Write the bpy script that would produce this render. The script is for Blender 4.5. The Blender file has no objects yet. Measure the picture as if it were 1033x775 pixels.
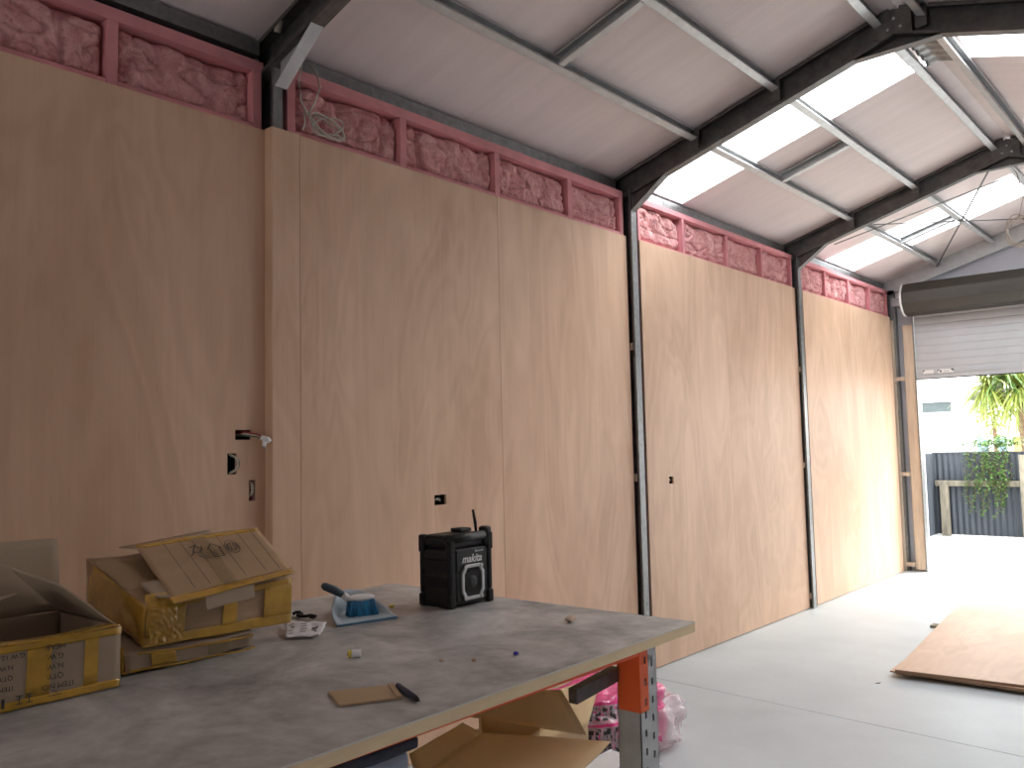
import bpy, bmesh, math, random
from mathutils import Vector, Matrix, noise
random.seed(7)
V = Vector
C = bpy.context.scene.collection
PI = math.pi

# ------------------------------------------------------------------ layout (metres)
L = 2.5                      # bay length
P2 = 4.412                   # far face of the second portal frame
PY = [P2 - L, P2, P2 + L, P2 + 2 * L]
HP = 2.61                    # plywood height
ZR, S, XR = 2.859, 0.2961, 1.596   # underside of rafter at x=0, roof slope, ridge x
DC = 0.155                   # rafter depth up to the lining
XW = 2 * XR                  # right wall
YB = P2 - 4 * L              # rear wall
YE = P2 + 2 * L              # door wall

def roof_z(x, dz=0.0):
    return ZR + dz + S * (x if x <= XR else 2 * XR - x)

# ------------------------------------------------------------------ materials
def nodes(name):
    m = bpy.data.materials.new(name); m.use_nodes = True
    nt = m.node_tree; b = nt.nodes['Principled BSDF']
    return m, nt, b
def N(nt, t, **k):
    n = nt.nodes.new(t)
    for a, v in k.items():
        if a.startswith('i_'):
            n.inputs[a[2:].replace('_', ' ')].default_value = v
        else: setattr(n, a, v)
    return n
def srgb(r, g, b):
    f = lambda c: (c / 255 / 12.92) if c / 255 <= .04045 else ((c / 255 + .055) / 1.055) ** 2.4
    return (f(r), f(g), f(b), 1)
def mat(name, col, rough=.6, metal=0., var=.12, scale=6., bump=0., bscale=40., stretch=(1, 1, 1), spec=.5, alpha=1., coat=0.):
    """plain surface with two-scale mottling of its own colour and a bump"""
    m, nt, b = nodes(name)
    tc = N(nt, 'ShaderNodeTexCoord'); mp = N(nt, 'ShaderNodeMapping')
    mp.inputs['Scale'].default_value = stretch
    nt.links.new(tc.outputs['Object'], mp.inputs['Vector'])
    n1 = N(nt, 'ShaderNodeTexNoise', i_Scale=scale, i_Detail=6., i_Roughness=.6)
    nt.links.new(mp.outputs[0], n1.inputs['Vector'])
    r = N(nt, 'ShaderNodeValToRGB')
    lo = [c * (1 - var * 1.6) for c in col[:3]] + [1]; hi = [min(1, c * (1 + var)) for c in col[:3]] + [1]
    r.color_ramp.elements[0].position = .3; r.color_ramp.elements[1].position = .7
    r.color_ramp.elements[0].color = lo; r.color_ramp.elements[1].color = hi
    nt.links.new(n1.outputs['Fac'], r.inputs[0]); nt.links.new(r.outputs[0], b.inputs['Base Color'])
    b.inputs['Roughness'].default_value = rough; b.inputs['Metallic'].default_value = metal
    b.inputs['Specular IOR Level'].default_value = spec
    b.inputs['Coat Weight'].default_value = coat
    if alpha < 1: b.inputs['Alpha'].default_value = alpha
    if bump:
        n2 = N(nt, 'ShaderNodeTexNoise', i_Scale=bscale, i_Detail=4.)
        nt.links.new(mp.outputs[0], n2.inputs['Vector'])
        bp = N(nt, 'ShaderNodeBump', i_Strength=bump, i_Distance=.01)
        nt.links.new(n2.outputs['Fac'], bp.inputs['Height']); nt.links.new(bp.outputs[0], b.inputs['Normal'])
    return m

def ply_mat(name, col, axis='wall', rough=.5):
    """rotary-cut plywood: long wavy figure, fine pores; offset per sheet"""
    m, nt, b = nodes(name)
    tc = N(nt, 'ShaderNodeTexCoord'); oi = N(nt, 'ShaderNodeObjectInfo')
    add = N(nt, 'ShaderNodeVectorMath', operation='ADD')
    mu = N(nt, 'ShaderNodeVectorMath', operation='SCALE'); mu.inputs['Scale'].default_value = 37.
    cb = N(nt, 'ShaderNodeCombineXYZ')
    for i in range(3): nt.links.new(oi.outputs['Random'], cb.inputs[i])
    nt.links.new(cb.outputs[0], mu.inputs[0])
    nt.links.new(tc.outputs['Object'], add.inputs[0]); nt.links.new(mu.outputs[0], add.inputs[1])
    def mp(s):
        k = N(nt, 'ShaderNodeMapping'); k.inputs['Scale'].default_value = s
        nt.links.new(add.outputs[0], k.inputs['Vector']); return k.outputs[0]
    if axis == 'wall': s1, s2, s3 = (1.5, 1.7, .5), (60, 60, 1.6), (7, 7, 1.9)
    else: s1, s2, s3 = (1.7, .5, 1.5), (60, 1.6, 60), (7, 1.9, 7)
    n1 = N(nt, 'ShaderNodeTexNoise', i_Scale=1., i_Detail=2.5, i_Distortion=1.6)
    nt.links.new(mp(s1), n1.inputs['Vector'])
    # contour lines of a stretched noise = cathedral figure
    m1 = N(nt, 'ShaderNodeMath', operation='MULTIPLY'); m1.inputs[1].default_value = 52.
    sn = N(nt, 'ShaderNodeMath', operation='SINE')
    nt.links.new(n1.outputs['Fac'], m1.inputs[0]); nt.links.new(m1.outputs[0], sn.inputs[0])
    n2 = N(nt, 'ShaderNodeTexNoise', i_Scale=1., i_Detail=3.); nt.links.new(mp(s2), n2.inputs['Vector'])
    n3 = N(nt, 'ShaderNodeTexNoise', i_Scale=.5, i_Detail=5., i_Roughness=.6, i_Distortion=1.3); nt.links.new(mp(s3), n3.inputs['Vector'])
    def comb(a, wa, bb, wb):
        x = N(nt, 'ShaderNodeMath', operation='MULTIPLY'); x.inputs[1].default_value = wa; nt.links.new(a, x.inputs[0])
        y = N(nt, 'ShaderNodeMath', operation='MULTIPLY_ADD'); y.inputs[1].default_value = wb
        nt.links.new(bb, y.inputs[0]); nt.links.new(x.outputs[0], y.inputs[2]); return y.outputs[0]
    v = comb(n1.outputs['Fac'], .50, n3.outputs['Fac'], .65)
    v = comb(v, 1., n2.outputs['Fac'], .18)
    v = comb(v, 1., sn.outputs[0], .055)
    rp = N(nt, 'ShaderNodeValToRGB'); e = rp.color_ramp.elements
    e[0].position = .48; e[1].position = .88
    e[0].color = [c * k for c, k in zip(col[:3], (.86, .82, .79))] + [1]
    e[1].color = [min(1, c * k) for c, k in zip(col[:3], (1.10, 1.13, 1.15))] + [1]
    nt.links.new(v, rp.inputs[0])
    nt.links.new(rp.outputs[0], b.inputs['Base Color'])
    b.inputs['Roughness'].default_value = rough; b.inputs['Specular IOR Level'].default_value = .35
    bp = N(nt, 'ShaderNodeBump', i_Strength=.05, i_Distance=.002)
    nt.links.new(n2.outputs['Fac'], bp.inputs['Height']); nt.links.new(bp.outputs[0], b.inputs['Normal'])
    return m

M = {}
M['ply'] = ply_mat('plywood_face', srgb(212, 178, 150))
M['ply_flat'] = ply_mat('plywood_face_flat', srgb(212, 182, 156), 'flat')
M['ply_edge'] = mat('plywood_edge', srgb(150, 118, 92), .8, var=.3, scale=30, stretch=(.3, .3, 12))
M['steel'] = mat('galvanised_steel', srgb(138, 140, 140), .42, .75, var=.14, scale=30, bump=.05)
M['steel_dark'] = mat('dull_galvanised_steel', srgb(112, 110, 108), .5, .65, var=.2, scale=18, bump=.05)
M['steel_light'] = mat('lit_pale_steel', srgb(196, 198, 198), .4, .35, var=.08, scale=20)  # paler copy of the galvanised steel, also carries painted light on purlins
M['pink_timber'] = mat('pink_treated_timber', srgb(214, 144, 148), .75, var=.14, scale=4, stretch=(8, 1, 1))
M['timber'] = mat('framing_timber', srgb(204, 184, 162), .75, var=.14, scale=5, stretch=(6, 6, .6))
M['lining'] = mat('building_paper', srgb(228, 216, 213), .55, .0, var=.04, scale=2.5, bump=.6, bscale=1.1, stretch=(.6, 5, .6))
M['metal_roof'] = mat('corrugated_zinc', srgb(190, 192, 188), .4, .5, var=.1)
M['concrete'] = mat('concrete', srgb(196, 205, 207), .45, var=.07, scale=1.6, bump=.12, bscale=3.)
M['yard'] = mat('outdoor_concrete', srgb(214, 212, 206), .8, var=.05, scale=1.)
M['black'] = mat('black_plastic', srgb(15, 15, 16), .5, var=.15, scale=30, bump=.1)
M['black_soft'] = mat('black_rubber', srgb(10, 10, 11), .75, var=.1)
M['dark_hole'] = mat('dark_cavity', srgb(22, 20, 18), .9)
M['chrome'] = mat('silver_plastic', srgb(196, 196, 196), .3, .6, var=.04)
M['white'] = mat('white_plastic', srgb(232, 232, 230), .5, var=.03)
M['print_white'] = mat('white_print', srgb(225, 225, 225), .5, var=.0)
M['print_black'] = mat('black_print', srgb(48, 46, 46), .7, var=.0)
M['card'] = mat('brown_cardboard', srgb(178, 150, 118), .85, var=.05, scale=5, bump=.15, bscale=20, stretch=(1, 1, 6))
M['card_bright'] = mat('pale_cardboard', srgb(228, 198, 152), .8, var=.04, scale=5, bump=.12, bscale=12)
M['card_grey'] = mat('grey_brown_cardboard', srgb(166, 147, 124), .85, var=.06, scale=5, bump=.3, bscale=10)
M['tape'] = mat('yellow_packing_tape', srgb(214, 168, 62), .16, var=.2, scale=9, bump=.8, bscale=22, alpha=.8, coat=.9)
M['tape_clear'] = mat('clear_packing_tape', srgb(176, 152, 112), .15, var=.1, scale=9, bump=.5, bscale=26, alpha=.35, coat=.5)
M['orange'] = mat('orange_powder_coat', srgb(250, 108, 50), .45, var=.05)
M['cable'] = mat('white_cable', srgb(196, 188, 176), .5, var=.04)
M['red_cable'] = mat('red_cable', srgb(150, 50, 44), .5)
M['green_cable'] = mat('green_cable', srgb(70, 96, 62), .5)
M['pan'] = mat('pale_blue_plastic', srgb(176, 190, 198), .4, var=.05)
M['pan_lip'] = mat('blue_grey_rubber', srgb(84, 120, 144), .5)
M['bristle'] = mat('blue_bristles', srgb(40, 122, 168), .6, var=.3, scale=60, stretch=(1, 1, .1))
M['slate'] = mat('slate_blue_grip', srgb(70, 88, 102), .6)
M['navy'] = mat('navy_plastic', srgb(44, 52, 72), .5)
M['blue'] = mat('bright_blue', srgb(30, 40, 170), .5)
M['tote'] = mat('pale_blue_tote', srgb(168, 186, 206), .35, var=.1, scale=12)
M['yellow'] = mat('yellow_plastic', srgb(226, 206, 60), .5)
M['paper'] = mat('white_paper', srgb(226, 226, 230), .7, var=.03, bump=.3, bscale=30)
M['pink_bag'] = mat('pink_printed_film', srgb(222, 60, 132), .25, var=.12, scale=8, bump=.6, bscale=12, coat=.5)
M['clear_bag'] = mat('clear_film', srgb(236, 226, 230), .12, var=.05, scale=8, bump=.8, bscale=14, alpha=.42, coat=.6)
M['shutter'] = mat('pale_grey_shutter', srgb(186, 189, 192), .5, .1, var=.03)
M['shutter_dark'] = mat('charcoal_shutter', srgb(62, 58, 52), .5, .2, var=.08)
M['wrap'] = mat('grey_wall_wrap', srgb(198, 200, 208), .6, var=.05, scale=3)
M['fence'] = mat('charcoal_corrugated_fence', srgb(78, 83, 90), .55, .2, var=.14, scale=3, stretch=(2, 1, .6))
M['old_wood'] = mat('weathered_timber', srgb(140, 132, 116), .9, var=.3, scale=6, bump=.4, stretch=(3, 3, .6))
M['leaf'] = mat('green_leaves', srgb(92, 128, 62), .5, var=.3, scale=14)
M['leaf_y'] = mat('yellow_green_leaves', srgb(136, 148, 66), .5, var=.3, scale=9)
M['trunk'] = mat('brown_bark', srgb(120, 98, 76), .9, var=.3, scale=20, bump=.6)
M['house'] = mat('pale_weatherboard', srgb(232, 234, 232), .7, var=.03)
M['roof_tile'] = mat('pale_roof', srgb(206, 206, 204), .7, var=.06)
M['shade_glass'] = mat('dark_window_glass', srgb(70, 84, 88), .2)
M['glass_blue'] = mat('blue_window_glass', srgb(120, 150, 170), .2)
M['orange_wall'] = mat('orange_cladding', srgb(240, 190, 96), .7)

def skylight_mat():
    m, nt, b = nodes('translucent_roof_sheet')
    out = nt.nodes['Material Output']; nt.nodes.remove(b)
    t = N(nt, 'ShaderNodeBsdfTransparent'); t.inputs[0].default_value = (.96, .97, .99, 1)
    d = N(nt, 'ShaderNodeBsdfTranslucent'); d.inputs[0].default_value = (.9, .92, .95, 1)
    mx = N(nt, 'ShaderNodeMixShader'); mx.inputs[0].default_value = .45
    nt.links.new(t.outputs[0], mx.inputs[1]); nt.links.new(d.outputs[0], mx.inputs[2]); nt.links.new(mx.outputs[0], out.inputs[0])
    return m
M['skylight'] = skylight_mat()

def insulation_mat():
    m, nt, b = nodes('pink_glass_wool')
    tc = N(nt, 'ShaderNodeTexCoord')
    n1 = N(nt, 'ShaderNodeTexNoise', i_Scale=11., i_Detail=8., i_Roughness=.7, i_Distortion=1.2)
    n2 = N(nt, 'ShaderNodeTexNoise', i_Scale=40., i_Detail=6., i_Distortion=.8)
    nt.links.new(tc.outputs['Object'], n1.inputs['Vector']); nt.links.new(tc.outputs['Object'], n2.inputs['Vector'])
    r = N(nt, 'ShaderNodeValToRGB'); e = r.color_ramp.elements
    e[0].position = .3; e[1].position = .72
    e[0].color = srgb(190, 122, 124); e[1].color = srgb(238, 192, 188)
    nt.links.new(n1.outputs['Fac'], r.inputs[0]); nt.links.new(r.outputs[0], b.inputs['Base Color'])
    b.inputs['Roughness'].default_value = .95; b.inputs['Specular IOR Level'].default_value = .1
    ad = N(nt, 'ShaderNodeMath', operation='ADD'); nt.links.new(n1.outputs['Fac'], ad.inputs[0]); nt.links.new(n2.outputs['Fac'], ad.inputs[1])
    bp = N(nt, 'ShaderNodeBump', i_Strength=.9, i_Distance=.012)
    nt.links.new(ad.outputs[0], bp.inputs['Height']); nt.links.new(bp.outputs[0], b.inputs['Normal'])
    return m
M['wool'] = insulation_mat()

def worktop_mat():
    m, nt, b = nodes('mottled_grey_laminate')
    tc = N(nt, 'ShaderNodeTexCoord')
    n1 = N(nt, 'ShaderNodeTexNoise', i_Scale=3.2, i_Detail=7., i_Roughness=.62, i_Distortion=.7)
    n2 = N(nt, 'ShaderNodeTexNoise', i_Scale=22., i_Detail=5., i_Roughness=.6)
    nt.links.new(tc.outputs['Object'], n1.inputs['Vector']); nt.links.new(tc.outputs['Object'], n2.inputs['Vector'])
    ma = N(nt, 'ShaderNodeMath', operation='MULTIPLY_ADD'); ma.inputs[1].default_value = .35
    nt.links.new(n2.outputs['Fac'], ma.inputs[0]); nt.links.new(n1.outputs['Fac'], ma.inputs[2])
    r = N(nt, 'ShaderNodeValToRGB'); e = r.color_ramp.elements
    e[0].position = .45; e[1].position = .88
    e[0].color = srgb(116, 116, 116); e[1].color = srgb(204, 203, 200)
    nt.links.new(ma.outputs[0], r.inputs[0]); nt.links.new(r.outputs[0], b.inputs['Base Color'])
    b.inputs['Roughness'].default_value = .42
    bp = N(nt, 'ShaderNodeBump', i_Strength=.04); nt.links.new(n2.outputs['Fac'], bp.inputs['Height']); nt.links.new(bp.outputs[0], b.inputs['Normal'])
    return m
M['laminate'] = worktop_mat()

# ------------------------------------------------------------------ mesh helpers
class MB:
    def __init__(s): s.bm = bmesh.new()
    def box(s, a, b):
        x0, y0, z0 = [min(p, q) for p, q in zip(a, b)]; x1, y1, z1 = [max(p, q) for p, q in zip(a, b)]
        return s.obox(V((x0, y0, z0)), V((x1 - x0, 0, 0)), V((0, y1 - y0, 0)), V((0, 0, z1 - z0)))
    def obox(s, o, a, b, c):
        o, a, b, c = V(o), V(a), V(b), V(c)
        if a.cross(b).dot(c) < 0: a, b = b, a
        v = [s.bm.verts.new(o + a * i + b * j + c * k) for k in (0, 1) for j in (0, 1) for i in (0, 1)]
        for f in ((0, 2, 3, 1), (4, 5, 7, 6), (0, 1, 5, 4), (2, 6, 7, 3), (0, 4, 6, 2), (1, 3, 7, 5)):
            s.bm.faces.new([v[i] for i in f])
        return s
    def slab(s, pts, t, n=None):
        """polygon given by points, thickened by t along -normal"""
        pts = [V(p) for p in pts]
        if n is None: n = (pts[1] - pts[0]).cross(pts[2] - pts[0]).normalized()
        else: n = V(n).normalized()
        a = [s.bm.verts.new(p) for p in pts]; b = [s.bm.verts.new(p - n * t) for p in pts]
        s.bm.faces.new(a); s.bm.faces.new(b[::-1])
        for i in range(len(pts)):
            j = (i + 1) % len(pts); s.bm.faces.new((a[i], b[i], b[j], a[j]))
        return s
    def tube(s, path, r, k=8, cap=True):
        path = [V(p) for p in path]; rings = []
        for i, p in enumerate(path):
            d = (path[min(i + 1, len(path) - 1)] - path[max(i - 1, 0)]).normalized()
            u = d.cross(V((0, 0, 1)));
            if u.length < .1: u = d.cross(V((1, 0, 0)))
            u.normalize(); w = d.cross(u); rr = r[i] if isinstance(r, (list, tuple)) else r
            rings.append([s.bm.verts.new(p + (u * math.cos(2 * PI * j / k) + w * math.sin(2 * PI * j / k)) * rr) for j in range(k)])
        for a, b in zip(rings, rings[1:]):
            for j in range(k): s.bm.faces.new((a[j], a[(j + 1) % k], b[(j + 1) % k], b[j]))
        if cap: s.bm.faces.new(rings[0][::-1]); s.bm.faces.new(rings[-1])
        return s
    def grid(s, f, nu, nv):
        g = [[s.bm.verts.new(f(i / nu, j / nv)) for j in range(nv + 1)] for i in range(nu + 1)]
        for i in range(nu):
            for j in range(nv): s.bm.faces.new((g[i][j], g[i + 1][j], g[i + 1][j + 1], g[i][j + 1]))
        return s
    def csec(s, p0, p1, u, w, depth, width, lip=.012, t=.002):
        """C channel: web along u (depth), flanges along w (width), open side at +w"""
        p0, d, u, w = V(p0), V(p1) - V(p0), V(u).normalized(), V(w).normalized()
        s.obox(p0, d, u * depth, w * t)
        s.obox(p0, d, u * t, w * width); s.obox(p0 + u * (depth - t), d, u * t, w * width)
        s.obox(p0 + w * (width - t), d, u * lip, w * t); s.obox(p0 + u * (depth - lip) + w * (width - t), d, u * lip, w * t)
        return s
    def build(s, name, m, parent=None, smooth=False, bevel=0., rc=True):
        if rc: bmesh.ops.recalc_face_normals(s.bm, faces=s.bm.faces[:])
        me = bpy.data.meshes.new(name); s.bm.to_mesh(me); s.bm.free()
        o = bpy.data.objects.new(name, me); C.objects.link(o)
        me.materials.append(M[m] if isinstance(m, str) else m)
        if smooth:
            for p in me.polygons: p.use_smooth = True
        if bevel:
            b = o.modifiers.new('b', 'BEVEL'); b.width = bevel; b.segments = 2; b.limit_method = 'ANGLE'; b.angle_limit = .6
        if parent is not None:
            o.parent = parent
            o.matrix_parent_inverse = parent.matrix_basis.inverted()
        return o
def tag(o, label=None, cat=None, group=None, kind=None):
    if label: o['label'] = label
    if cat: o['category'] = cat
    if group: o['group'] = group
    if kind: o['kind'] = kind
    return o
def empty(name, loc, label=None, cat=None, group=None, kind=None):
    o = bpy.data.objects.new(name, None); C.objects.link(o); o.location = loc
    o.empty_display_size = .1
    o.matrix_basis = Matrix.Translation(V(loc))
    return tag(o, label, cat, group, kind)
def Bx(a, b): return MB().box(a, b)
def text(s, name, size, mtx, m, parent, shear=0., bold=0., sx=1.):
    cu = bpy.data.curves.new(name, 'FONT'); cu.body = s; cu.size = size; cu.align_x = 'CENTER'; cu.align_y = 'CENTER'
    cu.shear = shear; cu.offset = bold; cu.extrude = .0003
    t = bpy.data.objects.new(name, cu); C.objects.link(t)
    bpy.context.view_layer.update()
    me = bpy.data.meshes.new_from_object(t.evaluated_get(bpy.context.evaluated_depsgraph_get()))
    C.objects.unlink(t); bpy.data.objects.remove(t)
    me.transform(mtx @ Matrix.Diagonal((sx, 1, 1, 1)))
    me.materials.clear(); me.materials.append(M[m])
    o = bpy.data.objects.new(name, me); C.objects.link(o)
    if parent is not None:
        o.parent = parent; o.matrix_parent_inverse = parent.matrix_basis.inverted()
    return o
def frame(o, r, u):
    r, u = V(r).normalized(), V(u); n = r.cross(u).normalized(); u = n.cross(r)
    m = Matrix((r, u, n)).transposed().to_4x4(); m.translation = V(o); return m

# ------------------------------------------------------------------ room shell
X0, YJ = -.17, YE + .04
YF0 = 4.36                                            # the saw-cut joint in the slab crosses here
f = MB()
f.slab([(X0, YB - .2, 0), (XW + .1, YB - .2, 0), (XW + .1, 4.075, 0), (X0, 4.363, 0)], .1)
f.slab([(X0, 4.368, 0), (XW + .1, 4.080, 0), (XW + .1, YJ + .06, 0), (X0, YJ + .06, 0)], .1)
f.box((X0, YB - .2, -.12), (XW + .1, YJ + .06, -.012))
tag(f.build('floor', 'concrete'), kind='structure')

w = MB().box((X0 - .03, YB - .2, 0), (X0, YJ + .06, 3.06))
tag(w.build('wall_left', 'wrap'), kind='structure')
w = MB().box((XW + .05, YB - .2, 0), (XW + .1, YJ + .06, 3.06))
tag(w.build('wall_right', 'wrap'), kind='structure')

def gable(y0, y1, holes):
    """end wall with an opening (x0,x1,ztop)"""
    m = MB(); xa, xb, zt = holes
    m.box((X0, y0, 0), (xa, y1, roof_z(X0, .1))); m.box((xb, y0, 0), (XW + .1, y1, roof_z(X0, .1)))
    m.box((xa, y0, zt), (xb, y1, roof_z(X0, .1)))
    z = roof_z(X0, .1)
    m.slab([(X0, y1, z), (XR, y1, roof_z(XR, .15)), (XW + .1, y1, z)], abs(y1 - y0), (0, 1, 0))
    return m
tag(gable(YE + .02, YE + .06, (.205, 2.95, 2.62)).build('wall_far', 'wrap'), kind='structure')
REAR = (.9, 2.4, 2.0)  # opening added behind the camera, sized for dim fill daylight
tag(gable(YB - .1, YB - .04, REAR).build('wall_near', 'wrap'), kind='structure')

# ceiling lining with openings for the roof-light strips
SKY = [(4.43, 5.165), (7.74, 8.47)]
XS0, XS1 = -.075, 1.43
bands = []; y = YB - .2
for a, b in SKY: bands.append((y, a, False)); bands.append((a, b, True)); y = b
bands.append((y, YJ + .06, False))
def sag(x, y):
    n = noise.noise(V((x * .8, y * 5.0, 3.))) * .006 + noise.noise(V((x * 2.5, y * 2.2, 9.))) * .005
    return n
c = MB()
def roof_patch(xa, xb, ya, yb):
    nu = max(2, int(abs(xb - xa) / .08)); nv = max(2, int((yb - ya) / .035))
    def fn(u, v):
        x = xa + (xb - xa) * u; y = ya + (yb - ya) * v
        e = min(u, 1 - u, v, 1 - v) * 12; return V((x, y, roof_z(x, DC + .003) + sag(x, y) * min(1, e)))
    c.grid(fn, nu, nv)
for ya, yb, sk in bands:
    if ya < -1:
        roof_patch(X0 - .02, XR, ya, 0.); roof_patch(XW + .1, XR, ya, 0.); ya = 0.
    if not sk:
        roof_patch(X0 - .02, XR, ya, yb); roof_patch(XW + .1, XR, ya, yb)
    else:
        roof_patch(X0 - .02, XS0, ya, yb); roof_patch(XW + .1, 2 * XR - XS0, ya, yb)
        c.grid(lambda u, v: V((XS1 + (XR - XS1) * u, ya + (yb - ya) * v, roof_z(XS1 + (XR - XS1) * u, DC + .05))), 1, 1)
        c.grid(lambda u, v: V((2 * XR - XS1 - (XR - XS1) * u, ya + (yb - ya) * v, roof_z(XS1 + (XR - XS1) * u, DC + .05))), 1, 1)
ceil_o = c.build('ceiling', 'lining', smooth=True, rc=False)
tag(ceil_o, kind='structure')
k = 1
for ya, yb in SKY:
    for sgn in (0, 1):
        m = MB()
        def fn(u, v):
            x = XS0 + (XS1 - XS0) * u
            z = roof_z(x, DC + .012 + .008 * math.sin(v * (yb - ya) / .076 * 2 * PI))
            return V((x if not sgn else 2 * XR - x, ya + (yb - ya) * v, z))
        m.grid(fn, 6, 90)
        tag(m.build('window_%d' % k, 'skylight', smooth=True), kind='structure'); k += 1

# ------------------------------------------------------------------ steel portal frames
def portal(i, label, light=False):
    Y = PY[i]; y0 = Y - .06; mt = 'steel_dark'
    t = empty('portal_frame', (0, Y - .03, 0), label, 'steel frame', 'steel portal frames')
    a = (0, -1, 0) if i < 3 else (0, 1, 0)
    yy = Y if i < 3 else Y - .06
    if i == 3: mt = 'steel_light'  # paler copy here: light on this frame is put into its colour
    sl = V((1, 0, S)).normalized(); up = V((-S, 0, 1)).normalized(); dep = DC * up.z
    for side in (0, 1):
        fx = (lambda x: x) if not side else (lambda x: 2 * XR - x)
        X = -.12 if not side else 2 * XR + .12
        u = V((1, 0, 0)) if not side else V((-1, 0, 0))
        xo = -.034 if i == 0 and not side else 0.
        m = MB().csec((X + xo, yy, 0), (X + xo, yy, roof_z(-.05, .06)), u, a, .15, .045 if i == 0 else .06)
        m.build('column', 'steel', t)
        ra, rb = V((fx(-.15), yy, ZR - .15 * S)), V((fx(XR + .015), yy, ZR + S * (XR + .015)))
        upv = V((-S, 0, 1)).normalized() if not side else V((S, 0, 1)).normalized()
        m = MB().csec(ra, rb, upv, a, dep - .004, .06, .016)
        m.build('rafter', mt, t)
        # knee gusset: plate with a turned flange on its long edge
        A, B, K = V((fx(.031), Y - .03, 2.765)), V((fx(.268), Y - .03, roof_z(.268) - .002)), V((fx(.031), Y - .03, roof_z(.031) + .02))
        m = MB().slab([A, B, K], .004, (0, 1, 0))
        n = (B - A).normalized().cross(V((0, 1, 0)));
        m.obox(A - V((0, .03, 0)), B - A, V((0, .055, 0)), n * .003 * (1 if n.z > 0 else -1))
        m.build('knee_plate', 'steel_light' if i == 0 else mt, t)
    if i in (1, 2):
        for z in (.10, 1.15, 1.935):
            MB().box((-.03, Y - .066, z - .022), (.012, Y - .0585, z + .022)).build('girt_bracket', 'timber', t)
    # apex plate under the ridge
    xa, xb = XR - .205, XR + .205
    za = roof_z(xa); m = MB()
    m.slab([(xa, Y - .012, za), (XR, Y - .012, roof_z(XR)), (xb, Y - .012, za)], .004, (0, 1, 0))
    m.slab([(XR - .08, y0 - .004, roof_z(XR - .08, .004)), (XR, y0 - .004, roof_z(XR, .004)), (XR + .08, y0 - .004, roof_z(XR - .08, .004)), (XR + .08, y0 - .004, roof_z(XR - .08, .13)), (XR, y0 - .004, roof_z(XR, .13)), (XR - .08, y0 - .004, roof_z(XR - .08, .13))], .004, (0, 1, 0))
    m.box((xa, Y - .055, za - .003), (xb, Y - .005, za))
    m.build('apex_plate', mt, t)
    for dx, dz in ((-.03, .05), (.03, .05), (0, .1)):
        MB().tube([(XR + dx, y0 - .014, roof_z(XR) + dz - .02), (XR + dx, y0 - .004, roof_z(XR) + dz - .02)], .008, 6).build('bolt', 'steel_light', t)
    # purlin cleats
    for x in (.46, .955, 1.50, 1.70, 2.235, 2.73):
        s = 1 if x < XR else -1
        MB().box((x - .008, y0 - .006, roof_z(x, .03)), (x + .045, y0 + .0, roof_z(x, .145))).build('cleat', mt, t)
    return t
portal(0, 'nearest steel frame, white edged knee plate, rising from the boxed plywood corner')
portal(1, 'dark steel frame whose column splits the plywood wall beyond the radio, rafter crossing mid photo')
portal(2, 'steel frame one bay in front of the roller door wall')
portal(3, 'pale steel frame against the roller door wall')

# purlins, per bay
def purlin(x, ya, yb, label, grp):
    right = x > XR
    u = V((-S, 0, 1)).normalized() if not right else V((S, 0, 1)).normalized()
    w_ = V((1, 0, S)).normalized() if not right else V((1, 0, -S)).normalized()
    m = MB().csec((x, ya, roof_z(x, .088)), (x, yb, roof_z(x, .088)), u, w_, .060, .040, .010)
    return tag(m.build('roof_purlin', 'steel_light'), label, 'purlin', grp)  # light caught by the bottom flanges is put into the steel colour
rows = {.46: 'lowest row', .955: 'second row up',
        1.50: 'left of ridge pair', 1.70: 'right of ridge pair',
        2.235: 'first beyond the ridge pair'}
bays = [('in nearest bay', PY[0] - L + .0, PY[0] - .062), ('above the radio', PY[0] + .002, PY[1] - .062),
        ('in the nearer roof light bay', PY[1] + .002, PY[2] - .062), ('in the roller door bay', PY[2] + .002, PY[3] - .062)]
for x, rl in rows.items():
    for bi, (bl, ya, yb) in enumerate(bays):
        if bi == 0: continue
        if x > 2 and bi != 1: continue
        purlin(x, ya, yb, 'galvanised roof purlin %s, %s' % (bl, rl), 'roof purlins')
for bi, (bl, ya, yb) in enumerate(bays):
    m = MB().csec((-.155, ya, roof_z(-.1, .088)), (-.155, yb, roof_z(-.1, .088)), (0, 0, 1), (1, 0, 0), .058, .082, .03)
    for j in range(int((yb - ya) / .19)):
        m.box((-.0735, ya + .12 + j * .19, roof_z(-.1, .1)), (-.072, ya + .126 + j * .19, roof_z(-.1, .14)))
    tag(m.build('eave_purlin', 'steel'), 'galvanised eave purlin %s, above the pink timber' % bl, 'purlin', 'eave purlins')
# bridging between the two lowest rows
for yb_, bl in ((3.11, 'above the radio'), (5.56, 'in the nearer roof light bay'), (8.11, 'in the bay next to the roller door')):
    sl = V((1, 0, S)).normalized()
    m = MB().csec((.503, yb_ - .025, roof_z(.503, .088)), (.953, yb_ - .025, roof_z(.953, .088)), V((-S, 0, 1)), V((0, -1, 0)), .058, .04, .010)
    tag(m.build('purlin_bridge', 'steel_light'), 'short steel bridging channel between two purlins %s' % bl, 'channel', 'purlin bridging')
# corrugated ridge underside between the ridge purlins
for ya, yb, lb in ((4.415, 5.12, 'zinc corrugated ridge patch showing between the ridge purlins behind the middle frame'),):
    m = MB()
    m.grid(lambda u, v: V((1.545 + .155 * u, ya + (yb - ya) * v, roof_z(1.545 + .155 * u, DC - .03) + .006 * math.sin(v * 16 * PI))), 6, 128)
    o = m.build('ridge_flashing', 'steel', smooth=True)
    so = o.modifiers.new('s', 'SOLIDIFY'); so.thickness = .001
    tag(o, lb, 'flashing')
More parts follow.
